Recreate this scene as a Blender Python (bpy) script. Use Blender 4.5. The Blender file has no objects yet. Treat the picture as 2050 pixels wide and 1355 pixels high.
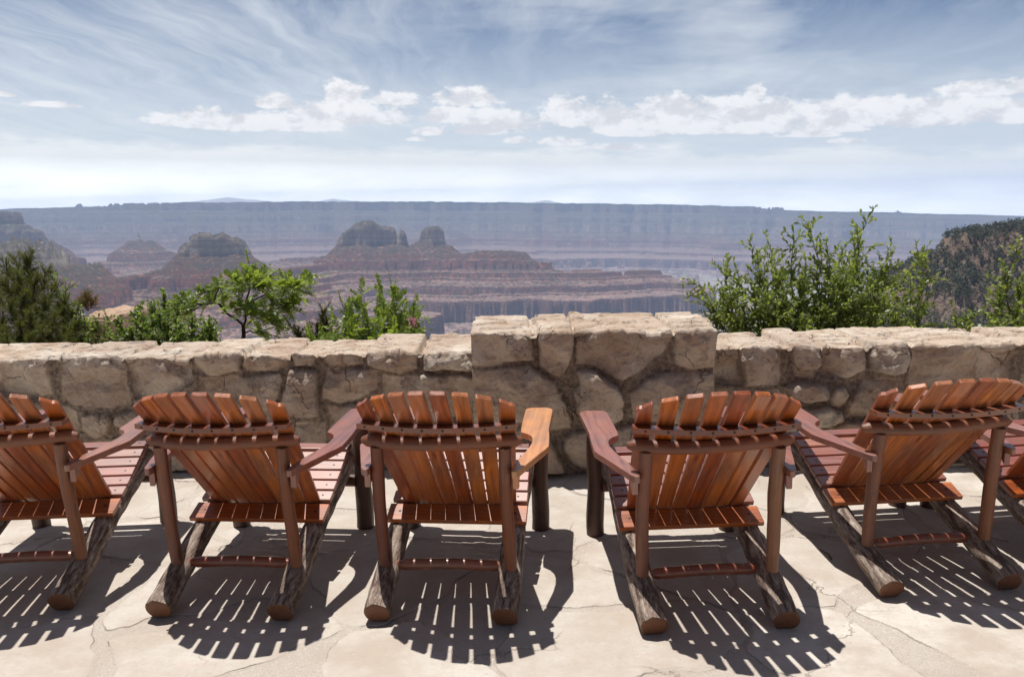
import bpy, math, random
import numpy as np
from mathutils import Matrix, Vector
R = math.radians
SC = bpy.context.scene
COL = SC.collection
rng = np.random.default_rng(11)
random.seed(5)

# ------------------------------------------------------------------ camera
FPX, PITCH, ROLL, CAMZ = 1596.6, R(9.5687), R(-1.3272), 1.65
def ray(px, py):
    du, dv = px-1025, py-677.5
    u = du*math.cos(ROLL)+dv*math.sin(ROLL); v = -du*math.sin(ROLL)+dv*math.cos(ROLL)
    c, s = math.cos(PITCH), math.sin(PITCH); x = u/FPX; y = v/FPX
    return np.array([x, c-y*s, -(s+y*c)])
def at_y(px, py, Y):
    r = ray(px, py); t = Y/r[1]; return r*t+np.array([0, 0, CAMZ])
def at_z(px, py, z):
    r = ray(px, py); t = (z-CAMZ)/r[2]; return r*t+np.array([0, 0, CAMZ])
cam = bpy.data.cameras.new("camera"); co = bpy.data.objects.new("camera", cam); COL.objects.link(co)
cam.sensor_width = 36; cam.lens = 36*FPX/2050; cam.clip_start = .05; cam.clip_end = 200000
def cam_basis(pitch, roll):
    f = np.array([0, math.cos(pitch), -math.sin(pitch)]); r = np.array([1., 0, 0]); u = np.cross(r, f)
    # image rolled clockwise by roll -> camera axes turn the other way
    r2 = r*math.cos(roll)+u*math.sin(roll); u2 = -r*math.sin(roll)+u*math.cos(roll)
    return np.stack([r2, u2, -f], 1)
Cw = cam_basis(PITCH, ROLL)
co.matrix_world = Matrix([list(Cw[i])+[[0, 0, CAMZ][i]] for i in range(3)]+[[0, 0, 0, 1]])
SC.camera = co
# frame in which the far country lies level
PC, RC = math.atan((677.5-386)/FPX), R(.4)
Cc = cam_basis(PC, RC)
RFAR = Cw @ Cc.T
def far_dir(px, py):
    p = np.array([(px-1025)/FPX, -(py-677.5)/FPX, -1.]); return Cc @ p
def far_at(px, py, D):
    d = far_dir(px, py); h = math.hypot(d[0], d[1]); return d*(D/h)
def far_to_world(P):
    return P @ RFAR.T + np.array([0, 0, CAMZ])

# ------------------------------------------------------------------ helpers
def tag(o, label=None, cat=None, group=None, kind=None):
    if label: o['label'] = label
    if cat: o['category'] = cat
    if group: o['group'] = group
    if kind: o['kind'] = kind
    return o
def empty(name, loc=(0, 0, 0), rz=0, **k):
    o = bpy.data.objects.new(name, None); COL.objects.link(o)
    o.location = [float(a) for a in loc]; o.rotation_euler = (0, 0, rz); o.empty_display_size = .1
    return tag(o, **k)
def mesh_np(name, V, F, mats, parent=None, smooth=True, attrs=None, matidx=None, vattrs=None):
    """V (n,3), F list of index lists or an (m,k) array"""
    me = bpy.data.meshes.new(name)
    V = np.asarray(V, dtype=np.float64)
    if isinstance(F, np.ndarray):
        m, k = F.shape
        me.vertices.add(len(V)); me.vertices.foreach_set('co', V.astype(np.float32).ravel())
        me.loops.add(m*k); me.loops.foreach_set('vertex_index', F.astype(np.int32).ravel())
        me.polygons.add(m); me.polygons.foreach_set('loop_start', np.arange(0, m*k, k, dtype=np.int32))
        me.polygons.foreach_set('loop_total', np.full(m, k, dtype=np.int32))
    else:
        me.from_pydata(V.tolist(), [], F)
    for n, a in (attrs or {}).items():
        at = me.attributes.new(n, 'FLOAT', 'POINT'); at.data.foreach_set('value', np.asarray(a, dtype=np.float32).ravel())
    for n, a in (vattrs or {}).items():
        at = me.attributes.new(n, 'FLOAT_VECTOR', 'POINT'); at.data.foreach_set('vector', np.asarray(a, dtype=np.float32).ravel())
    for m_ in (mats if isinstance(mats, (list, tuple)) else [mats]): me.materials.append(m_)
    if matidx is not None: me.polygons.foreach_set('material_index', np.asarray(matidx, dtype=np.int32))
    me.update(calc_edges=True)
    if smooth is True: me.polygons.foreach_set('use_smooth', np.ones(len(me.polygons), dtype=bool))
    elif smooth is not False: me.polygons.foreach_set('use_smooth', np.asarray(smooth, dtype=bool))
    me.validate()
    o = bpy.data.objects.new(name, me); COL.objects.link(o)
    if parent: o.parent = parent
    return o

# numpy gradient noise
_perm = np.random.default_rng(3).permutation(512).astype(np.int64)
_perm = np.concatenate([_perm, _perm])
_g = np.random.default_rng(4).normal(size=(512, 3)); _g /= np.linalg.norm(_g, axis=1)[:, None]
def noise3(x, y, z):
    x, y, z = np.broadcast_arrays(np.asarray(x, float), np.asarray(y, float), np.asarray(z, float))
    xi, yi, zi = np.floor(x).astype(np.int64), np.floor(y).astype(np.int64), np.floor(z).astype(np.int64)
    xf, yf, zf = x-xi, y-yi, z-zi
    fu = lambda t: t*t*t*(t*(t*6-15)+10)
    u, v, w = fu(xf), fu(yf), fu(zf)
    def gr(a, b, c):
        h = _perm[(_perm[(_perm[(xi+a) & 511]+yi+b) & 511]+zi+c) & 511]
        g = _g[h]; return g[..., 0]*(xf-a)+g[..., 1]*(yf-b)+g[..., 2]*(zf-c)
    l = lambda a, b, t: a+t*(b-a)
    return 1.5*l(l(l(gr(0, 0, 0), gr(1, 0, 0), u), l(gr(0, 1, 0), gr(1, 1, 0), u), v),
                 l(l(gr(0, 0, 1), gr(1, 0, 1), u), l(gr(0, 1, 1), gr(1, 1, 1), u), v), w)
def fbm(x, y, z=0., o=5, g=.5):
    s = 0; a = 1; n = 0; f = 1
    for i in range(o):
        s = s+a*noise3(x*f+i*17.3, y*f-i*9.1, z*f+i*4.7); n += a; a *= g; f *= 2.03
    return s/n
def ridged(x, y, z=0., o=4, g=.5):
    s = 0; a = 1; n = 0; f = 1
    for i in range(o):
        s = s+a*(1-2*np.abs(noise3(x*f+i*7.7, y*f+i*3.1, z*f-i*5.3))); n += a; a *= g; f *= 2.07
    return s/n
def sstep(a, b, x):
    t = np.clip((x-a)/(b-a), 0, 1); return t*t*(3-2*t)

# ------------------------------------------------------------------ node helper
class NT:
    def __init__(s, tree):
        s.t = tree; s.n = tree.nodes; s.l = tree.links
    def node(s, typ, ins=None, **props):
        n = s.n.new(typ)
        for k, v in props.items(): setattr(n, k, v)
        for k, v in (ins or {}).items(): s.set(n.inputs[k], v)
        return n
    def set(s, inp, v):
        if isinstance(v, bpy.types.NodeSocket): s.l.new(v, inp)
        elif v is not None: inp.default_value = v
    def math(s, op, a, b=None, c=None, clamp=False):
        n = s.n.new('ShaderNodeMath'); n.operation = op; n.use_clamp = clamp
        s.set(n.inputs[0], a)
        if b is not None: s.set(n.inputs[1], b)
        if c is not None: s.set(n.inputs[2], c)
        return n.outputs[0]
    def mix(s, f, a, b, blend='MIX'):
        n = s.n.new('ShaderNodeMix'); n.data_type = 'RGBA'; n.blend_type = blend
        s.set(n.inputs[0], f); s.set(n.inputs[6], a); s.set(n.inputs[7], b); return n.outputs[2]
    def rng(s, v, a, b, c=0., d=1., smooth=False):
        n = s.n.new('ShaderNodeMapRange'); n.interpolation_type = 'SMOOTHSTEP' if smooth else 'LINEAR'
        s.set(n.inputs[0], v); s.set(n.inputs[1], a); s.set(n.inputs[2], b); s.set(n.inputs[3], c); s.set(n.inputs[4], d); return n.outputs[0]
    def noise(s, vec, scale, detail=4, rough=.5, dist=0., out=0):
        n = s.node('ShaderNodeTexNoise', {'Scale': scale, 'Detail': detail, 'Roughness': rough, 'Distortion': dist})
        if vec is not None: s.set(n.inputs['Vector'], vec)
        return n.outputs[out]
    def ramp(s, f, stops, interp='LINEAR'):
        n = s.n.new('ShaderNodeValToRGB'); s.set(n.inputs[0], f); cr = n.color_ramp; cr.interpolation = interp
        while len(cr.elements) < len(stops): cr.elements.new(.5)
        for e, (p, c) in zip(cr.elements, stops):
            e.position = p; e.color = (*c, 1) if not isinstance(c, (int, float)) else (c, c, c, 1)
        return n.outputs[0]
    def mapping(s, vec, scale=(1, 1, 1), rot=(0, 0, 0), loc=(0, 0, 0)):
        n = s.node('ShaderNodeMapping', {'Vector': vec, 'Scale': scale, 'Rotation': rot, 'Location': loc}); return n.outputs[0]
    def attr(s, name, out='Fac'):
        n = s.n.new('ShaderNodeAttribute'); n.attribute_name = name; return n.outputs[out]
    def bump(s, h, strength=.5, dist=.01, normal=None):
        n = s.node('ShaderNodeBump', {'Height': h, 'Strength': strength, 'Distance': dist})
        if normal is not None: s.set(n.inputs['Normal'], normal)
        return n.outputs[0]
def material(name):
    m = bpy.data.materials.new(name); m.use_nodes = True; t = NT(m.node_tree)
    b = m.node_tree.nodes['Principled BSDF']; return m, t, b
def c4(r, g, b): return (r, g, b, 1)

# ------------------------------------------------------------------ materials
def wood(name, light, dark, rough=.36, coat=.4, grain=1., tone=.55, worn_amt=.35, coat_r=.36):
    m, t, b = material(name)
    gc = t.attr('gc', 'Vector'); rnd = t.attr('rnd')
    off = t.node('ShaderNodeCombineXYZ', {0: t.math('MULTIPLY', rnd, 37.), 1: t.math('MULTIPLY', rnd, 11.), 2: t.math('MULTIPLY', rnd, 23.)}).outputs[0]
    p = t.node('ShaderNodeVectorMath', {0: gc, 1: off}, operation='ADD').outputs[0]
    warp = t.noise(t.mapping(p, (2.2, 6, 6)), 1.5, 3, .5, out=1)
    pw = t.node('ShaderNodeVectorMath', {0: p, 1: warp}, operation='MULTIPLY_ADD')
    pw.inputs[1].default_value = (1, 1, 1)
    v = t.node('ShaderNodeVectorMath', {0: t.mapping(warp, (.02, .05, .05)), 1: p}, operation='ADD').outputs[0]
    g1 = t.noise(t.mapping(v, (1.6, 55, 55)), 1.0, 5, .6)
    g2 = t.noise(t.mapping(v, (9, 320, 320)), 1.0, 3, .6)
    blot = t.noise(p, 6., 4, .6)
    f = t.math('ADD', t.math('MULTIPLY', g1, .75), t.math('MULTIPLY', g2, .25))
    f = t.rng(f, .32, .66)
    colr = t.mix(f, c4(*dark), c4(*light))
    hs = t.node('ShaderNodeHueSaturation', {'Color': colr, 'Hue': t.rng(rnd, 0, 1, .49, .508), 'Saturation': t.rng(blot, .3, .7, .9, 1.05),
                'Value': t.math('MULTIPLY', t.rng(rnd, 0, 1, 1-tone*.5, 1+tone*.45), t.rng(blot, .3, .7, .78, 1.18))}).outputs[0]
    # knots
    kn = t.node('ShaderNodeTexVoronoi', {'Vector': t.mapping(v, (3.2, 13, 13)), 'Scale': 1.0}).outputs['Distance']
    kf = t.rng(kn, .05, .17, .75, 0., True)
    hs = t.mix(kf, hs, c4(dark[0]*.45, dark[1]*.4, dark[2]*.4))
    oi = t.node('ShaderNodeObjectInfo').outputs['Random']
    hs = t.node('ShaderNodeHueSaturation', {'Color': hs, 'Hue': t.rng(oi, 0, 1, .494, .506), 'Saturation': t.rng(oi, 0, 1, 1.06, .92), 'Value': t.rng(oi, 0, 1, .84, 1.16)}).outputs[0]
    worn = t.math('MULTIPLY', t.rng(t.noise(p, 3.4, 6, .7), .56, .70), t.rng(g2, .35, .6, .25, 1))
    hs = t.mix(t.math('MULTIPLY', worn, worn_amt), hs, c4(light[0]*.9+.10, light[1]*.9+.10, light[2]*.9+.085))
    t.set(b.inputs['Base Color'], hs)
    t.set(b.inputs['Roughness'], t.rng(g1, .3, .7, rough-.06, rough+.16))
    t.set(b.inputs['Coat Weight'], coat); t.set(b.inputs['Specular IOR Level'], .5+.35*min(coat, 1)); t.set(b.inputs['Coat Roughness'], coat_r)
    t.set(b.inputs['Normal'], t.bump(f, .25*grain, .0015))
    return m
M_SLAT = wood('varnished_slat_wood', (.48, .122, .019), (.19, .038, .007), worn_amt=.10, coat=.3, coat_r=.16)
M_ARM = wood('varnished_arm_wood', (.38, .125, .058), (.20, .056, .026), rough=.40, coat=.9, tone=.25, coat_r=.42)
M_RAIL = wood('rail_wood', (.29, .074, .02), (.11, .026, .008), tone=.3, coat=.45, coat_r=.22)
M_LOG = wood('peeled_log', (.27, .088, .032), (.08, .024, .010), rough=.5, coat=.12, grain=2.5, tone=.35)
M_DARKLOG = wood('dark_log', (.13, .05, .025), (.035, .014, .008), rough=.5, coat=.1, grain=2.5, tone=.35)
def bark():
    m, t, b = material('rough_bark'); gc = t.attr('gc', 'Vector'); rnd = t.attr('rnd')
    off = t.node('ShaderNodeCombineXYZ', {0: t.math('MULTIPLY', rnd, 31.), 1: rnd, 2: rnd}).outputs[0]
    p = t.node('ShaderNodeVectorMath', {0: gc, 1: off}, operation='ADD').outputs[0]
    w = t.noise(p, 9, 3, .5, out=1)
    v = t.node('ShaderNodeVectorMath', {0: t.mapping(w, (.06, .02, .02)), 1: p}, operation='ADD').outputs[0]
    a = t.noise(t.mapping(v, (9, 46, 46)), 1, 6, .7); c = t.noise(t.mapping(v, (40, 120, 120)), 1, 4, .7)
    big = t.noise(p, 9, 4, .6)
    h = t.math('ADD', t.math('MULTIPLY', a, .7), t.math('MULTIPLY', c, .3)); f = t.rng(h, .36, .62)
    col = t.ramp(f, [(0, (.02, .012, .009)), (.36, (.13, .085, .062)), (.66, (.28, .21, .165)), (1, (.50, .43, .36))])
    col = t.mix(t.rng(big, .45, .70, 0, .35), col, c4(.20, .095, .058))
    t.set(b.inputs['Base Color'], col); t.set(b.inputs['Roughness'], .8)
    t.set(b.inputs['Normal'], t.bump(h, .9, .008)); return m
M_BARK = bark()
def endgrain():
    m, t, b = material('cut_end_wood'); gc = t.attr('gc', 'Vector'); rnd = t.attr('rnd')
    s = t.node('ShaderNodeSeparateXYZ', {0: gc})
    rr = t.math('SQRT', t.math('ADD', t.math('POWER', s.outputs[1], 2.), t.math('POWER', s.outputs[2], 2.)))
    n = t.noise(gc, 14, 3, .6)
    w = t.math('SINE', t.math('MULTIPLY', t.math('ADD', rr, t.math('MULTIPLY', n, .018)), 700.))
    ang = t.math('ARCTAN2', s.outputs[2], s.outputs[1])
    cr = t.noise(t.node('ShaderNodeCombineXYZ', {0: t.math('MULTIPLY', ang, 1.6), 1: t.math('MULTIPLY', rr, 4.), 2: t.math('MULTIPLY', rnd, 9.)}).outputs[0], 2.6, 2, .5)
    col = t.mix(t.rng(w, -1, 1), c4(.14, .052, .022), c4(.22, .088, .038))
    col = t.mix(t.rng(n, .35, .65, .55, 0), col, c4(.13, .05, .022))
    col = t.mix(t.rng(t.math('ABSOLUTE', t.math('SUBTRACT', cr, .5)), 0, .018, .8, 0), col, c4(.03, .013, .008))
    t.set(b.inputs['Base Color'], col); t.set(b.inputs['Roughness'], .6); return m
M_END = endgrain()
def simple(name, col, rough=.6, metal=0.):
    m, t, b = material(name); t.set(b.inputs['Base Color'], c4(*col)); t.set(b.inputs['Roughness'], rough); t.set(b.inputs['Metallic'], metal); return m
M_SCREW = simple('screw_hole', (.012, .008, .007), .6)

def rock(name, tint=(1, 1, 1)):
    m, t, b = material(name)
    tc = t.node('ShaderNodeTexCoord').outputs['Object']; rnd = t.attr('rnd'); edge = t.attr('edge')
    n1 = t.noise(tc, 7, 6, .62); n2 = t.noise(tc, 38, 5, .65); n3 = t.noise(tc, 160, 3, .6)
    n4 = t.noise(tc, 2.3, 4, .6)
    st = t.ramp(rnd, [(0, (.48, .36, .26)), (.25, (.60, .49, .375)), (.5, (.51, .40, .295)), (.75, (.64, .54, .42)), (1, (.46, .36, .28))])
    col = t.mix(t.rng(n1, .35, .65), t.mix(.6, st, c4(.33, .18, .095), 'MIX'), st)
    col = t.mix(t.rng(n4, .52, .72, 0, .7), col, c4(.76, .69, .58))
    col = t.mix(t.rng(n2, .30, .44, .45, 0), col, c4(.17, .11, .07))
    col = t.mix(t.rng(n2, .62, .72, 0, .45), col, c4(.72, .65, .54))
    col = t.mix(t.rng(t.noise(tc, 5, 5, .75), .56, .68, 0, .6), col, c4(.14, .10, .075))
    mort = t.mix(t.rng(n2, .35, .65), c4(.09, .058, .04), c4(.36, .27, .19))
    mortf = t.math('MULTIPLY', t.rng(edge, -.004, .007, 1, 0), .9)
    col = t.mix(mortf, col, mort)
    # fissures
    vw = t.node('ShaderNodeVectorMath', {0: t.mapping(t.noise(tc, 5, 4, .6, out=1), (.22, .22, .22)), 1: tc}, operation='ADD').outputs[0]
    vo = t.node('ShaderNodeTexVoronoi', {'Vector': vw, 'Scale': 3.4}, feature='DISTANCE_TO_EDGE').outputs['Distance']
    fis = t.math('MULTIPLY', t.rng(vo, 0, .014, 1, 0), t.rng(t.noise(tc, 3.1, 2, .5), .48, .6))
    col = t.mix(t.math('MULTIPLY', fis, .5), col, c4(.12, .08, .055))
    col = t.node('ShaderNodeHueSaturation', {'Color': col, 'Saturation': .88, 'Value': 1.14}).outputs[0]
    t.set(b.inputs['Base Color'], t.mix(1., col, c4(*tint), 'MULTIPLY')); t.set(b.inputs['Roughness'], .85)
    h = t.math('ADD', t.math('ADD', t.math('MULTIPLY', n1, .5), t.math('MULTIPLY', n2, .35)), t.math('MULTIPLY', n3, .12))
    h = t.math('SUBTRACT', h, t.math('MULTIPLY', fis, .35))
    t.set(b.inputs['Normal'], t.bump(h, 1., .04)); return m
M_ROCK = rock('wall_sandstone'); M_BOULDER = rock('boulder_sandstone', (.85, .72, .64))

def flagstone():
    m, t, b = material('flagstone_paving')
    tc = t.node('ShaderNodeTexCoord').outputs['Object']; edge = t.attr('edge'); rnd = t.attr('rnd')
    n1 = t.noise(tc, 2.6, 5, .6); n2 = t.noise(tc, 24, 5, .65); n3 = t.noise(tc, 170, 4, .75); n5 = t.noise(t.mapping(tc, (1, 1.8, 1), rot=(0, 0, .5)), 12, 6, .72)
    n6 = t.noise(tc, 60, 4, .7)
    stone = t.rng(edge, -.003, .005)
    st = t.ramp(rnd, [(0, (.49, .44, .375)), (.3, (.56, .505, .44)), (.6, (.48, .425, .36)), (1, (.60, .55, .48))])
    st = t.mix(t.rng(n1, .38, .60, .85, 0), st, c4(.41, .33, .255))
    st = t.mix(t.rng(n5, .55, .72, 0, .28), st, c4(.66, .62, .56))
    st = t.mix(t.rng(n5, .31, .42, .6, 0), st, c4(.44, .36, .29))
    dk = t.noise(t.mapping(tc, (1, 2.4, 1), rot=(0, 0, .35)), 26, 4, .75)
    st = t.mix(t.rng(dk, .60, .68, 0, .5), st, c4(.28, .215, .17))
    st = t.mix(t.rng(t.noise(tc, 5.3, 3, .6), .64, .73, 0, .35), st, c4(.50, .34, .27))
    nm = t.noise(tc, 9, 6, .72)
    st = t.mix(t.rng(nm, .46, .62, 0, .45), st, c4(.40, .325, .25))
    st = t.mix(t.rng(n6, .30, .42, .4, 0), st, c4(.36, .29, .22))
    mo = t.mix(t.rng(n3, .38, .60), c4(.38, .315, .255), c4(.60, .53, .45))
    mo = t.mix(t.rng(n6, .56, .68, 0, .6), mo, c4(.72, .66, .58))
    mo = t.mix(t.rng(n1, .4, .65, .4, 0), mo, c4(.46, .36, .28))
    col = t.mix(t.math('MULTIPLY_ADD', stone, .75, .25), mo, st)
    ck = t.math('MULTIPLY', t.rng(t.math('ABSOLUTE', t.math('SUBTRACT', edge, .001)), 0, .0045, 1, 0), t.rng(t.noise(tc, 2.7, 3, .6), .44, .60))
    w2 = t.noise(tc, 5, 6, .6, out=1)
    p2 = t.node('ShaderNodeVectorMath', {0: t.mapping(w2, (.30, .30, 0)), 1: tc}, operation='ADD').outputs[0]
    v2 = t.node('ShaderNodeTexVoronoi', {'Vector': t.mapping(p2, (1, 1, 0), loc=(3.3, 1.7, 0)), 'Scale': .9}, feature='DISTANCE_TO_EDGE').outputs['Distance']
    ck2 = t.math('MULTIPLY', t.rng(v2, 0, .0032, 1, 0), t.rng(t.noise(tc, 1.7, 2, .5), .50, .60))
    cks = t.math('MAXIMUM', ck, ck2)
    col = t.mix(t.math('MULTIPLY', cks, .55), col, c4(.20, .13, .09))
    col = t.node('ShaderNodeHueSaturation', {'Color': col, 'Saturation': .86, 'Value': 1.14}).outputs[0]
    t.set(b.inputs['Base Color'], col); t.set(b.inputs['Roughness'], t.rng(stone, 0, 1, .9, .72))
    h = t.math('ADD', t.math('MULTIPLY', n2, .30), t.math('MULTIPLY', n3, t.rng(stone, 0, 1, .65, .12)))
    h = t.math('ADD', h, t.math('MULTIPLY', n5, .45))
    h = t.math('SUBTRACT', h, t.math('MULTIPLY', cks, .7))
    t.set(b.inputs['Normal'], t.bump(h, .75, .012)); return m
M_FLAG = flagstone()

def leafmat(name, a, bcol, trans=.35, rough=.42):
    m = bpy.data.materials.new(name); m.use_nodes = True; t = NT(m.node_tree)
    b = m.node_tree.nodes['Principled BSDF']; out = m.node_tree.nodes['Material Output']
    rnd = t.attr('rnd')
    col = t.mix(rnd, c4(*a), c4(*bcol))
    t.set(b.inputs['Base Color'], col); t.set(b.inputs['Roughness'], rough)
    tr = t.node('ShaderNodeBsdfTranslucent', {0: t.mix(.5, col, c4(min(1, bcol[0]*2.2), min(1, bcol[1]*2.2), bcol[2]*.8))})
    mx = t.node('ShaderNodeMixShader', {0: trans, 1: b.outputs[0], 2: tr.outputs[0]})
    t.l.new(mx.outputs[0], out.inputs[0]); return m
M_OAK = leafmat('oak_leaf', (.095, .14, .03), (.26, .31, .10), .5)
M_LOCUST = leafmat('locust_leaf', (.10, .165, .025), (.26, .33, .075), .5)
M_BUSH = leafmat('bush_leaf', (.09, .145, .03), (.22, .29, .09), .46)
M_PINE = leafmat('pine_needle', (.045, .072, .018), (.16, .17, .05), .3, .5)
M_DRY = leafmat('dry_twig_leaf', (.16, .11, .05), (.25, .2, .09), .2, .6)
M_STEM = wood('shrub_stem', (.20, .15, .11), (.06, .042, .032), rough=.8, coat=0, grain=2)
M_DARKSTEM = wood('locust_stem', (.05, .035, .028), (.014, .010, .009), rough=.75, coat=0, grain=2)
M_PETAL = leafmat('pink_petal', (.55, .10, .28), (.75, .28, .48), .3)

# ------------------------------------------------------------------ mesh builder
class MB:
    def __init__(s): s.v = []; s.f = []; s.gc = []; s.r = []; s.mi = []; s.sm = []
    def add(s, V, F, gc, rnd=None, mi=0, smooth=False):
        o = len(s.v); rnd = random.random() if rnd is None else rnd
        s.v += [tuple(map(float, p)) for p in V]; s.gc += [tuple(map(float, p)) for p in gc]; s.r += [rnd]*len(V)
        for f in F: s.f.append([i+o for i in f]); s.mi.append(mi); s.sm.append(smooth)
    def prism(s, outline, org, u, v, n, thick, rnd=None, mi=0):
        """outline: list of (a,b) in the (u,v) plane, extruded by thick along n"""
        org, u, v, n = map(lambda q: np.array(q, float), (org, u, v, n))
        k = len(outline)
        V = [org+u*a+v*b for a, b in outline]+[org+u*a+v*b+n*thick for a, b in outline]
        gc = [(b, a, 0) for a, b in outline]+[(b, a, thick) for a, b in outline]
        F = [list(range(k))[::-1], list(range(k, 2*k))]+[[i, (i+1) % k, (i+1) % k+k, i+k] for i in range(k)]
        # orientation
        if np.dot(np.cross(u, v), n) < 0: F = [f[::-1] for f in F]
        s.add(V, F, gc, rnd, mi)
    def tube(s, pts, rad, sides=14, rnd=None, mi=0, capmi=None, rough=0., flat=None, capround=0., zmin=None, seed=0., squash=1.):
        pts = [np.array(p, float) for p in pts]; n = len(pts)
        rad = [rad]*n if np.isscalar(rad) else list(rad)
        tan = [(pts[min(i+1, n-1)]-pts[max(i-1, 0)]) for i in range(n)]
        tan = [t/np.linalg.norm(t) for t in tan]
        ref = np.array([0, 0, 1.]) if abs(tan[0][2]) < .9 else np.array([1., 0, 0])
        a = np.cross(ref, tan[0]); a /= np.linalg.norm(a)
        V = []; gc = []; L = 0
        for i in range(n):
            a = a-tan[i]*np.dot(a, tan[i]); a /= np.linalg.norm(a); b = np.cross(tan[i], a)
            if i: L += np.linalg.norm(pts[i]-pts[i-1])
            for j in range(sides):
                th = 2*math.pi*j/sides; c, d = math.cos(th), math.sin(th)
                q = rad[i]
                if rough: q *= 1+rough*float(noise3(c*1.4+seed, d*1.4, L*9+seed))+rough*.6*float(noise3(c*4+seed, d*4, L*22))
                V.append(pts[i]+a*c*q+b*d*q*squash); gc.append((L, c*q, d*q))
        if zmin is not None:
            for p in V: p[2] = max(p[2], zmin)
        F = [[i*sides+j, i*sides+(j+1) % sides, (i+1)*sides+(j+1) % sides, (i+1)*sides+j] for i in range(n-1) for j in range(sides)]
        rnd = random.random() if rnd is None else rnd
        s.add(V, F, gc, rnd, mi, True)
        cm = mi if capmi is None else capmi
        for e in (0, n-1):
            ring = V[e*sides:(e+1)*sides]; g = gc[e*sides:(e+1)*sides]; cen = sum(ring)/sides
            ins = [cen+(p-cen)*.86+(tan[e]*(1 if e else -1))*.003 for p in ring]
            gi = [(q[0], q[1]*.86, q[2]*.86) for q in g]
            o = sides
            F2 = [[j, (j+1) % sides, (j+1) % sides+o, j+o] for j in range(sides)]
            if e == 0: F2 = [f[::-1] for f in F2]; top = [j+o for j in range(sides)][::-1]
            else: top = [j+o for j in range(sides)]
            if zmin is not None:
                for p in ins: p[2] = max(p[2], zmin)
            s.add(list(ring)+ins, F2+[top], list(g)+gi, rnd, cm, False)
    def disc(s, c, n, r, mi):
        n = np.array(n, float); n /= np.linalg.norm(n); a = np.cross(n, [0.3, .2, .9]); a /= np.linalg.norm(a); b = np.cross(n, a)
        V = [np.array(c)+a*r*math.cos(t)+b*r*math.sin(t) for t in np.linspace(0, 2*math.pi, 8, endpoint=False)]
        s.add(V, [list(range(8))], [(0, 0, 0)]*8, .5, mi)
    def build(s, name, mats, parent=None, bevel=0., seg=2):
        o = mesh_np(name, s.v, s.f, mats, parent, s.sm, {'rnd': s.r}, s.mi, {'gc': s.gc})
        if bevel:
            md = o.modifiers.new('bevel', 'BEVEL'); md.width = bevel; md.segments = seg; md.limit_method = 'ANGLE'; md.angle_limit = R(35)
        return o
def arc(cx, cy, r, a0, a1, n):
    return [(cx+r*math.cos(R(a0+(a1-a0)*i/n)), cy+r*math.sin(R(a0+(a1-a0)*i/n))) for i in range(n+1)]

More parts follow.
